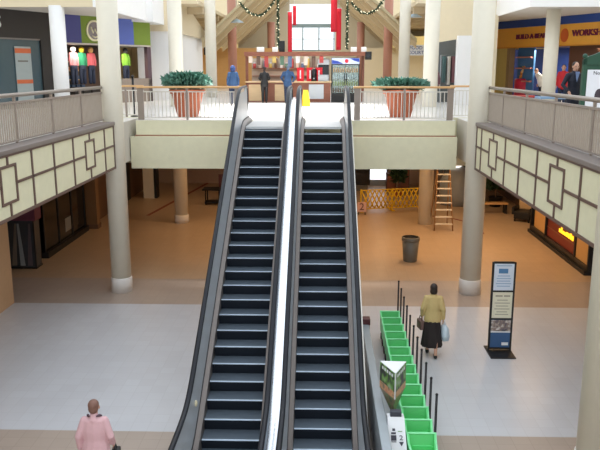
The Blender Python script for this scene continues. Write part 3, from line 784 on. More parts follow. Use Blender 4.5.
t = person('person in a dark navy suit standing at the right balcony facing the atrium', (6.44, 18.75, H + .01), PI + .25, 1.70, C_NAVY, C_NAVY, HAIR_DK,
           dict(armL=((-.30, -.02, 1.12), (-.25, .14, .96)), armR=((.30, -.02, 1.12), (.25, .14, .96)), turn=-.2), female=False, jacket_len=.74)
f = MB(); f.prism([(-.055, 1.45), (.055, 1.45), (.012, 1.2)], 'Y', .112, .14); f.build('shirt_front', mat('pale_blue_shirt', (130, 150, 196), 0.7), t, 'pale blue shirt front')
person('person in black clothes standing at the food kiosk counter', (-2.52, 32.85, H + .01), 0.1, 1.6, M_BLACK, M_BLACK, HAIR_DK, dict(armL=((-.25, .06, 1.14), (-.16, .26, 1.06)), armR=((.25, .06, 1.14), (.16, .26, 1.06))), vox=.014)
person('person in a blue jacket and dark trousers bending over the food kiosk counter', (-1.46, 32.6, H + .01), -0.05, 1.7, C_BLUE, C_DENIM, mat('hair_grey', (96, 110, 130), 0.6), dict(lean=.35, armL=((-.3, .05, 1.14), (-.2, .25, 1.02)), armR=((.3, .05, 1.14), (.2, .25, 1.02))), vox=.014, female=False)
person('person in a hooded blue coat standing behind the railing left of the kiosk', (-3.62, 30.2, H + .01), 0.2, 1.66, C_BLUE, C_DENIM, mat('hood_navy', (40, 62, 110), 0.8), None, vox=.015, hairstyle='hood', face=False)
person('person in a red top partly hidden behind the pale ceiling column at right', (9.62, 29.3, H + .01), PI - .4, 1.68, C_REDC, C_DENIM, HAIR_DK, None, vox=.015)
person('person in a white top leaning forward inside the orange signed store', (10.25, 34.2, H + .01), PI / 2 + .3, 1.6, C_WHITEC, C_NAVY, HAIR_AUB, dict(lean=.5), vox=.015)
person('dark haired person in plum standing in the doorway right of the beige column', (5.05, 32.6, H + .01), PI, 1.65, mat('plum_cloth', (120, 84, 92), 0.8), C_BLACKC, HAIR_DK, None, vox=.015, hairstyle='bob')

# ------------------------------------------------------------------ food kiosk on the plaza
t = thing('food_kiosk', 'wooden food kiosk with counter, posts and overhead beam behind the escalators', 'kiosk', (-0.75, 33.6, H + .01))
f = MB(); f.box(-2.62, 1.22, 0, 0.9, 0, .88); f.build('counter', M_WOOD, t)
MB().box(-2.7, 1.26, -.08, .95, .88, .94, bevel=.012).build('countertop', M_PALEWOOD, t)
for a, b in ((-2.55, -1.85), (-1.35, -.65)):
    MB().box(a, b, -.025, 0, .06, .80).build('front_panel', M_PALEWOOD, t, 'pale wood counter front panel')
f = MB(); f.box(.22, .9, -.03, 0, .15, .8); g = f.build('steel_front', M_STEEL, t, 'steel unit set in the counter')
for x in (-2.68, 2.72): MB().box(x - .06, x + .06, .5, .62, 0, 2.1).build('post', M_WOOD, t)
MB().box(-2.74, 2.78, -.05, .7, 2.08, 2.26).build('beam', M_WOOD, t)
f = MB(); f.box(-2.6, 1.2, 2.1, 2.3, 0, 2.0); f.build('back_shelf', mat('kiosk_back', (190, 174, 158), 0.7), t)
for z in (1.15, 1.5): MB().box(-2.55, 1.15, 1.85, 2.1, z, z + .03).build('shelf', M_WOOD, t)
for x in (-2.1, -1.35, 1.0 + .9, 2.75):
    pass
for i, (x, w) in enumerate(((-2.0, .34), (-1.33, .26), (2.26, .28), (2.72, .24))):
    o = tag(MB().box(-w / 2, w / 2, -.03, .03, 0, .22).build('lamp_panel', mat('white_card', (250, 248, 242), 0.6)), ['small white card sign standing on the kiosk beam at far left', 'small white card sign on the kiosk beam beside the left garland', 'small white card sign on the kiosk beam right of the red banners', 'small white card sign at the right end of the kiosk beam'][i], 'sign', 'white cards on the kiosk beam')
    o.location = (-.75 + x, 33.75, H + 2.27)
    o.name = 'card_sign'
o = thing('caution_sign', 'yellow folding caution sign on the plaza floor beyond the twin newels', 'floor sign', (-.60, 29.8, H + .01), .3)
for sg_ in (-1, 1):
    f = MB(); f.ring_loft([[Vector((a * .16 * (1 - .35 * z / .62), sg_ * (.15 - .14 * z / .62) + b * .012, z)) for a, b in ((-1, -1), (1, -1), (1, 1), (-1, 1))] for z in (0, .62)], True, smooth=False)
    f.build('panel', M_YELLOW, o)
MB().box(-.1, .1, -.03, .03, .6, .66, bevel=.01).build('hinge', M_YELLOW, o)
# red menu boards and equipment on the counter
for i, x in enumerate((-1.28, -.83, -.42)):
    o = tag(MB().box(-.16, .16, -.03, .03, 0, .62).build('menu_board', M_RED), 'red menu board on the kiosk counter, %s of three' % ('leftmost', 'middle', 'rightmost')[i], 'menu board', 'red menu boards at the kiosk')
    o.location = (x + .35, 33.95, H + .95)
    MB().box(-.03, .03, -.034, -.03, .12, .5).build('white_stripe', M_PAPER, o)
o = thing('drink_machine', 'steel and black drink machine on the kiosk counter left of the cooler', 'machine', (.14, 34.0, H + .95))
MB().box(-.25, .25, -.2, .2, 0, .3, bevel=.02).build('base', M_STEEL, o); MB().box(-.25, .25, -.05, .2, .3, .75).build('tower', M_DARKGLASS, o); MB().box(-.27, .27, -.2, .2, .75, .98, bevel=.02).build('head', M_STEEL, o)
o = thing('coffee_urn', 'dark coffee urn on the kiosk counter beside the red menu boards', 'urn', (-.3, 33.95, H + .95))
MB().lathe([(.13, 0), (.14, .05), (.14, .5), (.1, .56), (.03, .6)], seg=18).build('body', M_DARKGLASS, o); MB().box(-.02, .02, -.2, -.12, .1, .16).build('tap', M_STEEL, o)
rnd = random.Random(4)
kcols = [(186, 70, 66), (226, 206, 190), (96, 116, 150), (206, 176, 96), (104, 76, 62), (236, 234, 232), (92, 124, 100)]
nm = ['red', 'cream', 'blue', 'yellow', 'brown', 'white', 'green']
for i in range(14):
    c = i % 7; x = -3.15 + i * .13 if i < 8 else -.95 + (i - 8) * .2
    hgt = .18 + .12 * ((i * 5) % 3)
    o = thing('food_jar', '%s jar on the kiosk counter, in the %s group' % (nm[c], 'left' if i < 8 else 'right') if False else ('%s food jar on the %s half of the kiosk shelf' % (nm[c], 'left' if i < 7 else 'right')), 'jar', (-3.2 + i * .26, 35.58, H + 1.55), 0, 'jars on the kiosk shelf')
    MB().lathe([(.06, 0), (.08, .03), (.08, hgt), (.05, hgt + .04)], seg=12).build('jar_body', mat('jar_' + nm[c], kcols[c], 0.4), o); MB().lathe([(.06, hgt + .04), (.06, hgt + .08)], seg=12).build('lid', M_PAPER, o)
for i in range(10):
    c = (i * 3 + 1) % 7
    o = tag(MB().box(-.09, .09, -.012, .012, -.3 - .1 * (i % 3), 0).build('hanging_card', mat('jar_' + nm[c], kcols[c], 0.4)), '%s hanging price card under the kiosk beam, %s from the left' % (nm[c], ordn[i]), 'sign', 'cards hanging from the kiosk beam')
    o.location = (-3.2 + i * .36, 33.62, H + 2.08)
# speakers on / under the beam
o = thing('loudspeaker', 'black loudspeaker at the right end of the kiosk beam', 'speaker', (2.175, 33.7, H + 1.92)); MB().box(-.15, .15, -.12, .1, 0, .36, bevel=.02).build('cabinet', M_BLACK, o); MB().lathe([(.1, -.125), (.1, -.12)], seg=14).build('cone', M_DARKGLASS, o)
for v in o.children[1].data.vertices: v.co = Vector((v.co.x, v.co.z, .18 + v.co.y))
o = thing('loudspeaker', 'black loudspeaker standing on the kiosk beam beside the left garland', 'speaker', (-1.78, 33.95, H + 2.27)); MB().box(-.13, .13, -.1, .1, 0, .5, bevel=.02).build('cabinet', M_BLACK, o)
# drinks cooler
t = thing('drinks_cooler', 'tall black glass door drinks cooler with a lit blue white header', 'cooler', (1.14, 33.5, H + .01))
MB().box(-.64, .64, .04, .7, 0, 2.0).build('cabinet', M_BLACK, t)
hd = MB().box(-.63, .63, 0, .04, 1.72, 1.98).build('header', mat('header_lit', (200, 210, 235), 0.4, emit=0.15), t, 'lit header panel')
f = MB(); f.prism([(-.62, 1.73), (-.1, 1.73), (-.35, 1.85), (-.62, 1.9)], 'Y', -.006, 0); f.build('blue_swoosh', mat('header_blue', (40, 70, 170), 0.4), hd); f = MB(); f.prism([(.2, 1.97), (.62, 1.97), (.62, 1.8), (.4, 1.86)], 'Y', -.006, 0); f.build('blue_swoosh', mat('header_blue', (40, 70, 170), 0.4), hd)
f = MB(); f.lathe([(.085, -.008), (.085, 0)], seg=18)
for v in f.bm.verts: v.co = Vector((v.co.x + .05, v.co.z, 1.85 + v.co.y))
f.build('red_emblem', M_RED, hd)
inn = MB().box(-.6, .6, .02, .04, .42, 1.68).build('interior', mat('cooler_inside', (104, 110, 104), 0.5), t)
for s in (-1, 1):
    d = MB().box(s * .3 - .28, s * .3 + .28, -.004, .004, .42, 1.66).build('door', glass_mat('cooler_glass', (200, 225, 220), .25), t); MB().box(s * .05 - .012, s * .05 + .012, -.04, -.004, .8, 1.3).build('handle', M_BLACK, d)
for r in range(4):
    f = MB()
    for c in range(11):
        f.lathe([(.035, 0), (.035, .15), (.014, .2), (.014, .24)], c=(-.53 + c * .106, .0, .45 + r * .3), seg=8)
    bt = ['cola_dark', 'lime_green', 'water_blue', 'orange_soda'][r]
    f.build('bottle_row', mat('soda_' + bt, [(90, 70, 60), (126, 140, 96), (150, 166, 170), (170, 140, 104)][r], 0.3), t)

# seasonal decoration
def garland(label, pts, r=.13, seed=1):
    t = thing('garland', label, 'garland', pts[0]); o = Vector(pts[0]); rnd = random.Random(seed)
    P = [Vector(p) - o for p in pts]
    MB().tube(P, .035, 6).build('cord', M_LEAF2, t)
    f = MB()
    for a, b in zip(P, P[1:]):
        n = max(2, int((b - a).length / .008))
        for i in range(n):
            p = a.lerp(b, i / n); d = Vector((rnd.uniform(-1, 1), rnd.uniform(-1, 1), rnd.uniform(-1, 1))).normalized()
            s = d.cross(Vector((rnd.random(), rnd.random(), rnd.random())))  .normalized() * .026; L = r * rnd.uniform(.6, 1.2)
            f.bm.faces.new([f.bm.verts.new(q) for q in (p, p + d * L * .6 + s, p + d * L, p + d * L * .6 - s)])
    f.build('needles', M_LEAF2, t)
    f = MB()
    for a, b in zip(P, P[1:]):
        for i in range(1):
            p = a.lerp(b, rnd.random()); f.ball(p + Vector((rnd.uniform(-.08, .08), -.1, rnd.uniform(-.08, .08))), .03, 6)
    f.build('light_bulbs', mat('fairy_light', (255, 244, 210), 0.4, emit=0.6), t)
def swag(x0, z0, x1, z1, zl, y=40.0, n=14): return [(x0 + (x1 - x0) * i / n, y, (z0 * (1 - i / n) + z1 * i / n) * ((2 * i / n - 1) ** 2) + zl * (1 - (2 * i / n - 1) ** 2)) for i in range(n + 1)]
garland('dark green lit garland swag hanging left of the red banners', swag(-4.35, 9.85, -2.45, 9.98, 9.16), seed=1)
garland('dark green lit garland hanging straight down left of the banners', [(-2.30, 40, 10.4 - i * .25) for i in range(13)], seed=2)
garland('dark green lit garland swag hanging right of the red banners', swag(1.62, 9.85, 3.3, 9.9, 9.25), seed=3)
garland('dark green lit garland hanging straight down right of the banners', [(1.42, 40, 10.4 - i * .25) for i in range(13)], seed=4)
for i, (x0, x1, z0, z1, y, lb) in enumerate(((-1.95, -1.70, 6.7, 9.63, 44.0, 'long red banner hanging at the far left above the kiosk'), (-1.66, -1.46, 8.89, 10.0, 44.3, 'short red banner just right of the left long red banner'), (.59, .96, 8.48, 10.4, 44.0, 'wide red banner hanging high right of the gable window'), (.93, 1.22, 7.45, 9.85, 44.3, 'red banner hanging low beside the right garland'))):
    o = thing('banner', lb, 'banner', ((x0 + x1) / 2, y, z0), 0, 'red banners over the kiosk'); w = (x1 - x0) / 2
    f = MB(); n = 10
    f.ring_loft([[Vector((-w, .01 + .02 * math.sin(q), q * (z1 - z0) / n)), Vector((w, .01 + .02 * math.sin(q + 1), q * (z1 - z0) / n)), Vector((w, -.01 + .02 * math.sin(q + 1), q * (z1 - z0) / n)), Vector((-w, -.01 + .02 * math.sin(q), q * (z1 - z0) / n))] for q in range(n + 1)], True)
    f.build('cloth', M_RED, o); MB().tube([(-w - .03, 0, z1 - z0), (w + .03, 0, z1 - z0)], .025, 8).build('hanging_rod', M_PAPER, o)
    MB().tube([(0, 0, z1 - z0), (0, 0, 12.2 - z0)], .008, 6).build('hanging_wire', M_PAPER, o)
# wires for the sign etc.
o = thing('hanging_sign', 'white hanging sign with blue lettering between two beige columns at right', 'sign', (5.78, 45, 7.15))
MB().box(-.62, .62, -.03, .03, 0, .62).build('board', M_PAPER, o)
text('FOOD', 'lettering', mat('letter_blue', (70, 100, 160), .5), o, (0, -.035, .44), .28); text('COURT', 'lettering', mat('letter_blue', (70, 100, 160), .5), o, (0, -.035, .16), .28)
for x in (-.5, .5): MB().tube([(x, 0, .62), (x, 0, 2.2)], .012, 6).build('hanging_rod', M_STEEL, o)
o = thing('wall_screen', 'dark television screen on the ochre food court wall', 'screen', (-8.25, 54.5, 7.35), 0)
MB().box(-.4, .4, -.08, .08, 0, .95, bevel=.02).build('casing', M_BLACK, o); MB().box(.02, .32, -.09, -.08, .3, .7).build('display', mat('screen_pale', (170, 190, 210), .2, emit=.3), o)
MB().tube([(0, 0, .95), (0, 0, 2.25)], .04, 8).build('ceiling_bracket', M_BLACK, o)
# pendant lamps in the aisles
for x, y, lb in ((5.2, 41.5, 'pale blue glass pendant lamp between the right columns'), (-5.2, 46, 'pale blue glass pendant lamp left of the reddish brown column')):
    o = thing('pendant_lamp', lb, 'lamp', (x, y, 9.15), 0); MB().lathe([(.42, 0), (.38, .05), (.1, .2), (.03, .24)], seg=20).build('shade', mat('lamp_blue', (190, 214, 232), .3), o); MB().tube([(0, 0, .24), (0, 0, 3.0)], .012, 6).build('cord', M_BLACK, o)

o = thing('clothes_rack', 'clothes rack with mixed garments in the grey doorway right of the beige column', 'clothes rack', (5.9, 33.2, H + .01))
MB().tube([(-.5, 0, 0), (-.5, 0, 2.1), (.5, 0, 2.1), (.5, 0, 0)], .025, 8).build('rail_frame', M_STEEL, o)
for i, c in enumerate(((70, 96, 96), (190, 186, 180), (120, 80, 86), (60, 80, 70), (150, 120, 100))):
    MB().box(-.42 + i * .2, -.28 + i * .2, -.18, .18, .9 - .1 * (i % 2), 2.05, bevel=.03).build('garment', mat('garment_%d' % c[0], c, .8), o)
# ------------------------------------------------------------------ left storefronts
def wall_line(x0, y0, x1, y1): 
    return math.atan2(y1 - y0, x1 - x0), math.hypot(x1 - x0, y1 - y0)
def store(name, label, p0, p1, z_band, cat='storefront'):
    a, L = wall_line(*p0, *p1)
    return thing(name, label, cat, (p0[0], p0[1], H + .01), a), L
# black store
t, L = store('storefront', 'black storefront with a grey window poster at far left', (-13.2, 24.3), (-10.78, 29.7), 7.5)
MB().box(0, L, 0, .35, 2.66, 3.69).build('sign_band', M_SIGNBLACK, t)
MB().box(0, L - .8, -.03, 0, 2.6, 2.66).build('lintel', mat('grey_lintel', (120, 114, 110), .5), t)
for x in (0, 2.4, L - .75): MB().box(x, x + (.07 if x < 4 else .75), 0, .2, 0, 2.66).build('pier', M_SIGNBLACK, t)
MB().box(L - .12, L + .06, -.05, .02, 0, 3.69).build('red_edge', mat('edge_red', (170, 40, 44), .5), t, 'red edge strip')
MB().box(.07, L - .75, .08, .1, 0, 2.62).build('window_glass', mat('teal_glass', (70, 90, 98), .12, spec=.7), t)
MB().box(0, L, 1.2, 1.25, 0, 2.7).build('back_panel', mat('grey_teal', (90, 104, 108), .6), t)
text('S', 'lettering', M_PAPER, t, (3.12, -.02, 3.2), .62, (PI / 2, 0, 0), .015)
ps = MB().box(3.83, 4.63, .03, .05, .3, 2.35).build('poster', mat('poster_grey', (164, 174, 174), .5), t, 'grey poster with two orange stripes')
MB().box(3.83, 4.63, .02, .03, 2.1, 2.28).build('orange_stripe', mat('stripe_orange', (206, 104, 60), .5), ps); MB().box(3.83, 4.63, .02, .03, .95, 1.1).build('orange_stripe', mat('stripe_orange', (206, 104, 60), .5), ps)
f = MB(); f.box(3.95, 4.45, .024, .03, 1.77, 1.83)
f.build('lettering', M_GREYBIN, ps)
o = thing('display_chair', 'dark framed chair in the far left shop window', 'chair', (-11.95, 25.55, H + .01), .95)
for sx in (-.25, .25):
    for sy in (-.22, .22): MB().tube([(sx, sy, 0), (sx, sy, .45)], .02, 8).build('leg', M_BLACKM, o)
MB().box(-.28, .28, -.25, .25, .42, .47, bevel=.01).build('seat', M_BLACKM, o); f = MB(); f.tube([(-.27, .24, .45), (-.27, .28, .95), (.27, .28, .95), (.27, .24, .45)], .022, 8); f.box(-.24, .24, .255, .27, .6, .9); f.build('backrest', M_BLACKM, o)
# blue and green clothes store
t, L = store('storefront', 'blue and green storefront with a round cream emblem and clothes displayed', (-10.62, 30.0), (-7.98, 34.5), 7.4)
for a, b, m in ((0, 1.08, M_NAVY), (1.08, 2.6, M_OLIVE), (2.6, 4.14, mat('store_blue_bright', (86, 104, 180), .6)), (4.14, L, M_OLIVE)):
    MB().box(a, b, 0, .3, 2.56, 3.69).build('sign_panel', m, t)
MB().box(0, L, -.04, 0, 2.5, 2.57).build('lintel', mat('pale_lintel', (190, 180, 170), .5), t)
for x in (0, 2.95, L - .25): MB().box(x, x + .25, 0, .2, 0, 2.5).build('pier', mat('plum_pier', (96, 76, 84), .5), t)
MB().box(0, L, 2.4, 2.45, 0, 3.6).build('back_panel', mat('store_back', (84, 64, 52), .6), t)
MB().box(0, L, 0, 2.4, 2.5, 2.56).build('shop_ceiling', M_SIGNBLACK, t)
MB().box(.25, 2.95, 0, .1, 0, .35).build('window_sill', mat('store_base', (150, 136, 124), .6), t)
MB().box(3.2, L, 0, .1, 0, 1.07).build('window_sill', mat('store_base', (150, 136, 124), .6), t)
em = MB(); em.lathe([(.44, -.05), (.44, 0)], seg=32)
for v in em.bm.verts: v.co = Vector((v.co.x + 1.78, v.co.z, 3.1 + v.co.y))
em = em.build('emblem', mat('emblem_cream', (228, 222, 186), .5), t, 'round cream emblem with grey centre')
g = MB(); g.lathe([(.36, -.058), (.36, -.05)], seg=32)
for v in g.bm.verts: v.co = Vector((v.co.x + 1.78, v.co.z, 3.1 + v.co.y))
g.build('centre_disc', mat('emblem_grey', (140, 130, 132), .5), em)
g = MB()
for pts in ([(1.56, 3.25), (1.68, 3.0), (1.78, 3.18), (1.88, 2.98), (2.02, 3.25)], [(1.62, 2.87), (1.78, 2.82), (1.96, 2.88)]):
    g.tube([(x, -.062, z) for x, z in pts], .035, 6)
g.build('emblem_mark', mat('emblem_cream', (228, 222, 186), .5), em)
def up_(f, dz):
    for v in f.bm.verts: v.co.z += dz
def display(lx, ly, label, ctop, chat, cbot, par_loc, ang, z0=.55):
    z0 = .72
    d = thing('clothing_display', label, 'mannequin', (par_loc[0] + lx * math.cos(ang) - ly * math.sin(ang), par_loc[1] + lx * math.sin(ang) + ly * math.cos(ang), H + .01), ang, 'clothes displayed in the blue and green store')
    MB().box(-.21, .21, -.21, .21, 0, z0).build('plinth', M_SIGNBLACK, d)
    d2 = d; f = MB(); f.tube([(0, 0, .85), (0, 0, 1.05), (0, 0, 1.25), (0, 0, 1.42)], [(.17, .12), (.14, .1), (.2, .13), (.13, .08)], 12, side=(1, 0, 0), ends=True)
    for s in (-1, 1): f.tube([(s * .15, 0, 1.4), (s * .2, -.02, 1.15), (s * .2, -.03, .95)], [.07, .06, .05], 10, ends=True)
    up_(f, z0); f.build('top_garment', ctop, d)
    f = MB(); f.tube([(0, 0, .9), (0, 0, .8)], [(.17, .12), (.18, .13)], 12, side=(1, 0, 0), ends=True)
    for s in (-1, 1): f.tube([(s * .09, 0, .85), (s * .1, 0, .2)], [.09, .075], 10, ends=True)
    up_(f, z0); f.build('trousers', cbot, d)
    MB().ball((0, 0, 1.60 + z0), (.12, .12, .14), 12).build('head_form', chat, d)
    return d
for k, z in enumerate((.6, 1.0, 1.4, 1.8)):
    sh = MB().box(.3, 2.9, 1.9, 2.38, z, z + .04).build('shelf', M_PALEWOOD, t)
    f = MB()
    for q in range(9): f.box(.4 + q * .28, .6 + q * .28, 1.95, 2.3, z + .04, z + .2)
    f.build('folded_clothes', mat('folded_%d' % k, [(70, 90, 120), (80, 100, 130), (210, 150, 110), (200, 90, 90)][k], .8), t)
ang = wall_line(-10.62, 30.0, -7.98, 34.5)[0]
P0 = (-10.62, 30.0)
for lx, ly, lb, a, b in ((1.22, .75, 'pink and white outfit displayed nearest the white column in the clothes store', (232, 150, 160), (236, 232, 226)), (1.72, .78, 'green top with yellow hat displayed in the middle of the clothes store', (50, 150, 110), (236, 206, 60)), (2.25, .8, 'coral pink outfit displayed beside the big beige column in the clothes store', (230, 110, 120), (220, 170, 110)), (4.3, .75, 'lime green top displayed right of the big beige column', (120, 180, 60), (70, 70, 70))):
    display(lx, ly, lb, mat('cloth_%d%d' % (a[0], a[1]), a, .8), mat('cloth_%d%d' % (b[0], b[1]), b, .8), C_DENIM, P0, ang)
# ------------------------------------------------------------------ right storefront (orange sign)
a0 = (8.30, 36.4); a1 = (12.4, 27.5)
t, L = store('storefront', 'orange and blue signed toy storefront behind the right balcony', a0, a1, 7.3)
# local +x runs from far left end toward the right; outside is local -y side
MB().box(0, L, 0, .25, 2.48, 3.36).build('sign_band', M_GOLD, t, 'orange sign band')
MB().box(0, L, -.05, .25, 3.36, 3.69).build('top_band', M_ROYAL, t, 'royal blue top band')
f = MB(); f.box(0, L, -.03, 0, 2.45, 2.5); f.build('lintel', mat('sign_orange_dark', (214, 140, 40), .5), t)
M_PURP = mat('letter_plum', (120, 30, 70), .5)
text('BUILD-A-BEAR', 'lettering', M_PURP, t, (2.9, -.03, 2.93), .31, (PI / 2, 0, 0), .03, sx=1.0)
text('WORKSHOP', 'lettering', M_PURP, t, (6.5, -.03, 2.95), .37, (PI / 2, 0, 0), .03, sx=1.0)
f = MB(); f.lathe([(.22, -.03), (.22, 0)], seg=20)
for v in f.bm.verts: v.co = Vector((v.co.x + 5.0, v.co.z, 2.9 + v.co.y * 1.3))
f.build('sign_badge', mat('badge_orange', (206, 96, 40), .5), t)
MB().box(0, 1.3, 0, .15, 0, 2.48).build('shelf_wall', mat('toy_wall_tan', (190, 170, 96), .6), t, 'tan side wall')
MB().box(1.3, 1.5, 0, .3, 0, 2.48).build('pier', mat('toy_pier', (140, 116, 84), .6), t)
MB().box(1.5, 2.6, .5, .6, 0, 2.48).build('blue_panel', mat('toy_blue', (64, 116, 176), .5), t)
for z in (.9, 1.5, 2.0): MB().box(1.5, 2.55, .35, .5, z, z + .06).build('wall_shelf', mat('toy_shelf', (190, 130, 120), .5), t)
MB().box(-3.2, 4.6, 3.0, 3.1, 0, 2.48).build('back_panel', mat('toy_navy', (24, 56, 128), .5), t)
MB().box(4.6, L, .7, .8, 0, 2.48).build('brown_panel', mat('toy_brown', (96, 62, 46), .6), t)
MB().box(1.3, L, .25, 3.1, 2.48, 2.55).build('shop_ceiling', mat('toy_ceiling', (60, 60, 80), .6), t)
# plush toys in a spiral tower
tw = thing('plush_tower', 'tower display stand of plush toys inside the orange signed store', 'display', (9.70, 35.1, H + .01))
MB().lathe([(.45, 0), (.45, 1.0), (.4, 1.05)], seg=22).build('drum', mat('toy_crimson', (186, 30, 66), .5), tw, 'crimson drum base')
MB().lathe([(.06, 1.05), (.06, 2.3)], seg=10).build('pole', M_OAK, tw)
pc = [mat('plush_gold', (196, 128, 56), .9), mat('plush_cream', (222, 186, 136), .9), mat('plush_amber', (232, 160, 60), .9)]
names = ['golden', 'cream', 'amber']
hts = ['lowest', 'second lowest', 'middle', 'second highest', 'highest']
for i in range(5):
    a = -PI / 2 + (i - 2) * .5
    o = thing('plush_toy', '%s plush toy sitting %s on the toy tower' % (names[i % 3], hts[i]), 'soft toy', (9.70 + .2 * math.cos(a), 35.1 + .2 * math.sin(a), H + 1.07 + i * .25), 0, 'plush toys on the tower')
    MB().ball((0, 0, .09), (.12, .1, .1), 10).build('toy_body', pc[i % 3], o); MB().ball((0, -.03, .22), .085, 10).build('toy_head', pc[i % 3], o)
    for s in (-1, 1): MB().ball((s * .065, -.02, .29), .03, 6).build('ear', pc[i % 3], o); MB().ball((s * .1, -.09, .04), (.04, .07, .04), 8).build('foot', pc[i % 3], o)
# poster stand
t = thing('poster_stand', 'green framed poster stand with a white poster at the right balcony', 'poster stand', (6.93, 17.9, H + .01), 0.05)
GF = mat('stand_green', (30, 74, 56), .5)
f = MB(); f.box(-.62, -.54, -.05, .05, 0, 1.75); f.box(.54, .62, -.05, .05, 0, 1.75); f.box(-.62, .62, -.05, .05, 1.62, 1.75); f.box(-.62, .62, -.05, .05, .22, .32); f.build('frame', GF, t)
f = MB()
f.prism([(-.6, 1.75), (.6, 1.75), (.5, 1.82), (.35, 1.86), (.15, 1.95), (-.15, 1.95), (-.35, 1.86), (-.5, 1.82)], 'Y', -.04, .04); f.ball((-.58, 0, 1.82), .06, 10); f.ball((.58, 0, 1.82), .06, 10); f.build('crest', GF, t)
MB().box(-.54, .54, -.02, .0, .32, 1.62).build('backing', GF, t)
ps = MB().box(-.5, .5, -.03, -.02, .36, 1.5).build('poster', mat('poster_white', (226, 228, 236), .5), t, 'white poster with dark shapes')
text('Nothing But', 'lettering', M_BLACK, ps, (-.06, -.032, 1.42), .12, (PI / 2, 0, 0), .002); 
f = MB()
f.ball((.05, -.034, 1.08), (.22, .006, .16), 14); f.ball((-.18, -.034, .88), (.11, .006, .17), 14); f.ball((.14, -.034, .86), (.13, .006, .2), 14); f.build('poster_figure', mat('figure_dark', (60, 50, 60), .6), ps)
for s in (-.45, .45): MB().box(s - .04, s + .04, -.3, .3, 0, .06).build('foot', GF, t)
# ------------------------------------------------------------------ shop displays on the right balcony (low colourful racks seen through the rail)
rk = [(5.95, 26.0, (196, 150, 90), 'tan'), (6.9, 25.4, (170, 60, 50), 'red'), (7.6, 24.2, (120, 150, 180), 'blue grey')]
for i, (x, y, c, n) in enumerate(rk):
    o = thing('merchandise_table', 'low %s merchandise table seen through the right balcony rail' % n, 'table', (x, y, H + .01))
    MB().box(-.45, .45, -.3, .3, .55, .62, bevel=.01).build('tabletop', mat('rack_%d' % i, c, .6), o)
    for sx in (-.4, .4):
        for sy in (-.25, .25): MB().box(sx - .02, sx + .02, sy - .02, sy + .02, 0, .55).build('leg', M_BLACKM, o)

# ------------------------------------------------------------------ ground floor, left under balcony
t = thing('display_window', 'dark glass display case with a purple header under the left balcony', 'display case', (-9.64, 22.3, 0))
MB().box(-.5, .44, 0, .5, 0, .06).build('plinth', M_BLACK, t); MB().box(-.48, .42, .02, .48, .06, 1.6).build('glass_case', mat('case_dark', (64, 70, 76), .15, spec=.7), t)
f = MB()
for x in (-.5, .4): f.box(x, x + .04, -.01, .03, 0, 1.6)
f.build('frame', M_BLACK, t)
MB().box(-.6, .5, -.02, .5, 1.6, 2.3).build('header', mat('header_purple', (112, 60, 82), .5), t, 'purple header board')
for x, a, c in ((-.3, .12, (120, 110, 100)), (-.02, -.08, (150, 156, 160)), (.22, .05, (96, 84, 90))):
    f = MB(); f.prism([(x - .08, .1), (x + .08, .1), (x + .04 + a, 1.5), (x - .02 + a, 1.5)], 'Y', .012, .02); f.build('drape', mat('drape_%d' % c[0], c, .6), t)
t = thing('shop_window', 'long black glass shop window receding under the left balcony', 'shop window', (-9.42, 23.6, 0))
MB().box(-.1, 0, 0, 4.4, .2, 3.6).build('glass', M_DARKGLASS, t); MB().box(-.15, .12, 0, 4.4, 0, .2).build('sill', M_BLACK, t)
for y in (0, 1.4, 2.8, 4.3): MB().box(-.08, .03, y, y + .08, .2, 3.6).build('mullion', M_BLACK, t)
MB().box(-.3, -.1, 0, 4.4, 0, 3.6).build('lining', M_BLACK, t)
MB().box(-.004, .01, 2.1, 2.7, .45, .95).build('sticker', mat('sticker_grey', (130, 134, 136), .5), t)
t = thing('pillar', 'square tan pilaster at the end of the black shop window', 'pillar', (-9.25, 28.45, 0))
MB().box(-.22, .22, -.2, .2, 0, 3.6).build('shaft', mat('pilaster_tan', (132, 100, 66), .6), t); MB().box(-.25, .25, -.22, .22, 0, .18).build('base', M_BROWNW, t)
t = thing('pillar', 'pale square pillar beside a dark doorway at the back left', 'pillar', (-8.5, 35.6, 0))
MB().box(-.35, .2, -.3, .3, 0, 3.6).build('shaft', M_COLUMN, t); MB().box(.2, .32, -.32, .3, 0, 3.6).build('dark_edge', M_BLACK, t)
f = MB(); f.box(-9.5, -9.46, 32, 35.2, 0, 2.3); struct('door_1', f, [M_BLACK])
f = MB(); f.prism([(-7.7, 31.0), (-7.55, 31.0), (-6.3, 40.2), (-6.45, 40.2)], 'Z', 0, .012); struct('trim_13', f, [mat('floor_line_red', (140, 64, 52), .5)])
f = MB(); f.box(-7.9, 3.2, 40.2, 40.3, 0, 1.0); struct('baseboard_back', f, [mat('wainscot', (176, 150, 136), .6)])
# dark bench/table left under the plaza
t = thing('table', 'dark low table with bent legs under the plaza left of the escalators', 'table', (-4.75, 33.9, 0))
f = MB(); f.box(-.85, .85, -.4, .4, .70, .76, bevel=.01); f.build('tabletop', M_BLACK, t)
for sx in (-.7, -.05, .7):
    for sy in (-.3, .3): MB().tube([(sx, sy, .7), (sx, sy, 0)], .03, 8).build('leg', M_BLACKM, t)
MB().box(-.75, .75, -.33, .33, .1, .14).build('lower_shelf', M_BLACK, t)
c0 = thing('chair', 'dark wooden chair standing behind the low table nearest the escalator', 'chair', (-3.75, 34.9, 0))
MB().box(-.24, .24, -.24, .24, .43, .48).build('seat', M_MAROON, c0); MB().box(-.24, .24, .2, .25, .5, 1.25).build('backrest', M_MAROON, c0)
for sx in (-.2, .2):
    for sy in (-.2, .2): MB().box(sx - .025, sx + .025, sy - .025, sy + .025, 0, .43).build('leg', M_MAROON, c0)
dup(c0, (-4.75, 35.0, 0), .2, 'dark wooden chair behind the middle of the low table')
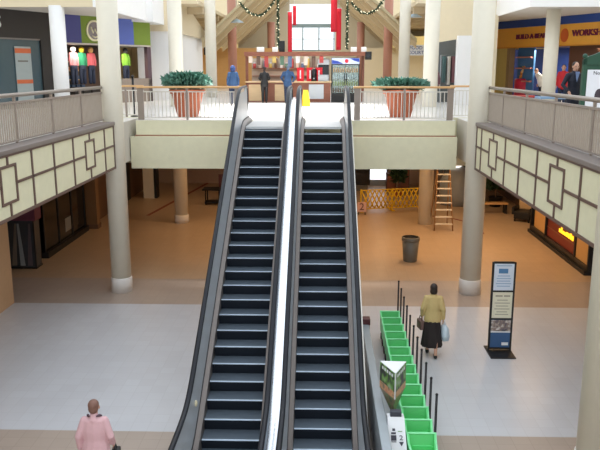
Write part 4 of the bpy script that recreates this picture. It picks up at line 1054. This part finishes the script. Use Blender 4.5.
# right: yellow barrier
t = thing('lattice_barrier', 'yellow expanding lattice barrier under the plaza right of the escalators', 'barrier', (3.2, 32.5, 0), 0.25)
f = MB()
for k in range(13):
    x = -1.35 + k * .21
    f.tube([(x, -.012, .12), (x + .42, -.012, .98)], .032, 6); f.tube([(x + .42, .022, .12), (x, .022, .98)], .032, 6)
f.build('lattice', M_YELLOW, t)
f = MB(); f.box(-1.4, 1.55, -.025, .025, .96, 1.0); f.box(-1.4, 1.55, -.025, .025, .1, .14); f.build('rails', M_YELLOW, t)
for x in (-1.4, .1, 1.52): MB().box(x, x + .05, -.03, .03, 0, 1.02).build('upright', M_YELLOW, t); MB().box(x - .05, x + .1, -.25, .25, 0, .04).build('foot', M_YELLOW, t)
t = thing('number_sign', 'small pale sign with dark red numeral by the yellow barrier', 'sign', (1.88, 31.5, 0))
MB().box(-.2, .2, -.015, .015, .12, .56).build('plate', mat('sign_rose', (216, 176, 170), .5), t); text('2', 'numeral', M_MAROON, t, (0, -.02, .34), .45); 
for s in (-.15, .15): MB().box(s - .015, s + .015, -.1, .1, 0, .12).build('foot', M_BLACK, t)
t = thing('display_screen', 'black screen cabinet behind the yellow barrier near the escalator', 'screen', (2.25, 38.0, 0))
MB().box(-.42, .42, -.1, .1, .3, 1.5, bevel=.02).build('casing', M_BLACK, t); MB().box(-.36, .36, -.11, -.1, .4, 1.42).build('display', M_DARKGLASS, t); MB().box(-.3, .3, -.2, .2, 0, .3).build('base', M_GREYBIN, t)
t = thing('lit_panel', 'bright white lit panel behind the yellow barrier', 'lit sign', (3.2, 39.6, 0))
MB().box(-.48, .48, -.05, .05, .35, 1.7).build('light_face', mat('lightbox', (244, 246, 255), .5, emit=1.2), t); MB().box(-.5, .5, -.03, .07, 0, 1.74).build('casing', M_GREYP, t)
for i, (x, y, hgt, w, c, lb) in enumerate(((3.75, 37.6, .95, .5, (92, 58, 46), 'low brown cabinet right of the bright lit panel'), (4.45, 37.9, 1.55, .55, (70, 44, 38), 'tall dark brown cabinet behind the yellow barrier'))):
    o = thing('cabinet', lb, 'cabinet', (x, y, 0)); mm = mat('cab_%d' % i, c, .5)
    MB().box(-w / 2, w / 2, -.25, .25, 0, hgt).build('carcass', mm, o); MB().box(-w / 2 + .03, w / 2 - .03, -.27, -.25, .08, hgt - .05).build('door', M_WOOD, o)
    MB().box(-w / 2 - .03, w / 2 + .03, -.29, .27, hgt, hgt + .04).build('top', mm, o)
t = thing('potted_plant', 'dark leafy potted plant behind the yellow barrier beside the tan column', 'plant', (4.0, 36.2, 0))
MB().lathe([(.2, 0), (.27, .4), (.29, .42)], seg=18).build('pot', M_TERRA, t); MB().tube([(0, 0, .3), (0, 0, .9)], .03, 6).build('stem', M_BROWNW, t); leafy('foliage', M_LEAF2, t, (0, 0, 1.15), .35, .35, .42, 420, .22, 11)
# step ladder
t = thing('step_ladder', 'wooden step ladder with pale treads beside the right plaza column', 'ladder', (4.98, 28.4, 0))
for s in (-1, 1):
    MB().tube([(s * .37, -.15, 0), (s * .24, .42, 2.5)], [(.03, .045)] * 2, 6, side=(1, 0, 0)).build('rail', mat('ladder_wood', (150, 112, 72), .5), t); MB().tube([(s * .36, 1.15, 0), (s * .24, .52, 2.5)], [(.025, .035)] * 2, 6, side=(1, 0, 0)).build('rear_leg', mat('ladder_wood', (150, 112, 72), .5), t)
for k in range(8):
    a = (k + 1) / 9; w = .37 - .13 * a
    MB().box(-w, w, -.15 + .57 * a - .06, -.15 + .57 * a + .06, 2.5 * a - .02, 2.5 * a + .02).build('tread', mat('tread_pale', (226, 222, 214), .5), t)
MB().box(-.27, .27, .36, .6, 2.5, 2.54).build('top_cap', M_OAK, t)
for s in (-.13, .13): MB().box(s - .1, s + .1, .38, .58, 2.28, 2.48).build('hinge_block', M_BLACK, t)
# curved grey play kiosk far right and other furniture
t = thing('domed_kiosk', 'grey rounded kiosk with a lit top behind the right column', 'kiosk', (6.55, 34.2, 0))
MB().lathe([(.75, 0), (.8, .5), (.78, 1.1), (.55, 1.6), (.25, 1.85)], seg=28).build('body', mat('kiosk_greyblue', (146, 152, 158), .4), t); MB().ball((-.1, -.1, 1.9), (.3, .3, .16), 14).build('lamp_dome', M_LAMP, t)
f = MB(); f.tube([(4.9, 31.2, .02), (5.6, 30.9, .02), (6.1, 30.2, .02), (6.3, 29.0, .02), (6.5, 27.8, .02)], [(.09, .012)] * 5, 6, side=(0, 0, 1)); 
for v in f.bm.verts: v.co.z = max(.0, min(.03, v.co.z))
struct('trim_14', f, [MATS['floor_line_red']])
for i, (x, y, s, lb) in enumerate(((7.6, 35.2, 1.0, 'dark bushy potted plant under the right balcony nearest the column'), (8.3, 33.6, 1.1, 'larger dark potted plant further right under the right balcony'))):
    o = thing('potted_plant', lb, 'plant', (x, y, 0))
    MB().lathe([(.22 * s, 0), (.3 * s, .45), (.32 * s, .47)], seg=18).build('pot', M_BLACK, o); MB().tube([(0, 0, .4), (0, 0, 1.0)], .04, 6).build('stem', M_BROWNW, o); leafy('foliage', M_LEAF2, o, (0, 0, 1.35 * s), .5 * s, .5 * s, .62 * s, 800, .25, 21 + i)
o = thing('bench', 'tan wooden bench under the right balcony before the dark plants', 'bench', (7.75, 32.0, 0))
MB().box(-.7, .7, -.22, .22, .42, .48, bevel=.01).build('seat', M_OAK, o)
for s in (-.6, .6): MB().box(s - .05, s + .05, -.18, .18, 0, .42).build('leg', M_BLACK, o)
o = thing('armchair', 'dark armchair with a tan back cushion under the right balcony', 'chair', (8.75, 30.3, 0), -.6)
MB().box(-.35, .35, -.35, .35, .12, .45, bevel=.04).build('seat', M_BLACK, o); MB().box(-.35, .35, .25, .4, .45, 1.0, bevel=.04).build('backrest', M_PALEWOOD, o)
for s in (-.38, .38): MB().box(s - .06, s + .06, -.35, .35, .3, .62, bevel=.02).build('arm', M_BLACK, o)
for sx in (-.3, .3):
    for sy in (-.3, .3): MB().box(sx - .03, sx + .03, sy - .03, sy + .03, 0, .12).build('leg', M_BLACK, o)
# right shop counter under the balcony
t = thing('shop_counter', 'red fronted shop counter with a glowing amber sign under the right balcony', 'counter', (8.62, 22.0, 0))
MB().box(-.28, 0, 0, 6.3, 0, .12).build('plinth', M_BLACK, t)
MB().box(-.2, 0, 0, 6.3, .12, .3).build('dark_base', M_BLACKM, t)
for y0, y1 in ((.15, 1.2), (4.4, 5.9)): MB().box(-.15, 0, y0, y1, .3, 2.3).build('side_panel', M_OCHRE, t, 'ochre side panel')
MB().box(-.12, 0, 1.25, 4.35, .3, .62).build('front_panel', mat('counter_red', (124, 44, 34), .45), t, 'red front panel')
MB().box(-.14, 0, 1.25, 4.35, .62, .66).build('ledge', M_WOOD, t)
sg = MB().box(-.13, -.08, 1.3, 4.3, .66, 1.3).build('sign_board', mat('counter_sign', (110, 40, 30), .4), t)
f = MB(); rnd = random.Random(9)
y = 1.55
while y < 3.0:
    f.box(-.15, -.13, y, y + .12, .74, .74 + rnd.choice([.12, .16, .2])); y += .19
f.build('amber_letters', M_AMBER, sg)
for y in (-.05, 1.2, 4.35, 6.2): MB().box(-.2, 0, y, y + .09, .12, 3.5).build('post', M_BLACK, t)
f = MB(); f.box(-.17, -.15, .2, 1.15, 1.02, 1.1); f.build('light_strip', M_LAMP, t)

# ------------------------------------------------------------------ lights
W = bpy.data.worlds.new('sky'); SC.world = W; W.use_nodes = True
bg = W.node_tree.nodes['Background']; bg.inputs['Color'].default_value = (0.86, 0.93, 1.0, 1); bg.inputs['Strength'].default_value = 1.35
def area(name, loc, size, power, col, rot=(0, 0, 0), sy=None, spread=None):
    l = bpy.data.lights.new(name, 'AREA'); l.energy = power; l.color = col
    if sy: l.shape = 'RECTANGLE'; l.size = size; l.size_y = sy
    else: l.shape = 'DISK'; l.size = size
    o = bpy.data.objects.new(name, l); COL.objects.link(o); o.location = loc; o.rotation_euler = rot
    if spread: l.spread = math.radians(spread)
    return o
WARM = (1.0, 0.64, 0.33)
for x, y, p in ((-3.5, 24.6, 60), (0.0, 25.5, 60), (3.2, 24.6, 90), (6.5, 24.5, 110), (-3.5, 28.5, 70), (1.5, 29, 70), (5.6, 27, 110), (7.2, 30, 70), (-2, 33, 60), (3, 34, 70), (-6.8, 27.5, 16), (-6.8, 34, 30), (6.5, 20.5, 70), (7.2, 17, 40)):
    area('downlight', (x, y, 3.55), 0.35, p * 0.40, WARM)
area('plaza_floor_fill', (-0.9, 27.0, 13.4), 7.0, 560, (1.0, .98, .95), sy=10.0, spread=18)  # unseen lamp, added to wash the plaza floor white
area('food_court_rooflight', (-0.7, 50, 11.5), 2.2, 300, (1.0, .96, .88), sy=14)
for x in (-10.5, 9.0): area('aisle_light', (x, 49, 9.2), 3, 200, (1.0, .86, .62), sy=12)
area('shop_light', (-9.0, 33.2, 7.2), 1.2, 34, (1.0, .85, .65)); area('shop_light', (-10.3, 31.2, 7.25), 0.8, 26, (1.0, .85, .65))
area('toy_shop_light', (10.6, 34.4, 7.2), 1.5, 120, (1.0, .86, .66)); area('toy_shop_light', (12.0, 31, 7.2), 1.0, 20, (1.0, .86, .66))
area('kiosk_light', (-1.0, 34.2, 6.9), 2.5, 30, (1, .92, .8), sy=.6)

# ------------------------------------------------------------------ camera
cam = bpy.data.cameras.new('camera'); co = bpy.data.objects.new('camera', cam); COL.objects.link(co)
cam.sensor_width = 36; cam.lens = 717 / 600 * 36; cam.clip_end = 300
co.location = (0, 0, 6.4); co.rotation_euler = (math.radians(90 - 12.35), 0, math.radians(1.6))
SC.camera = co
SC.view_settings.view_transform = 'Standard'; SC.view_settings.look = 'None'; SC.view_settings.gamma = 1
SC.view_settings.use_curve_mapping = False; SC.view_settings.exposure = 0.5
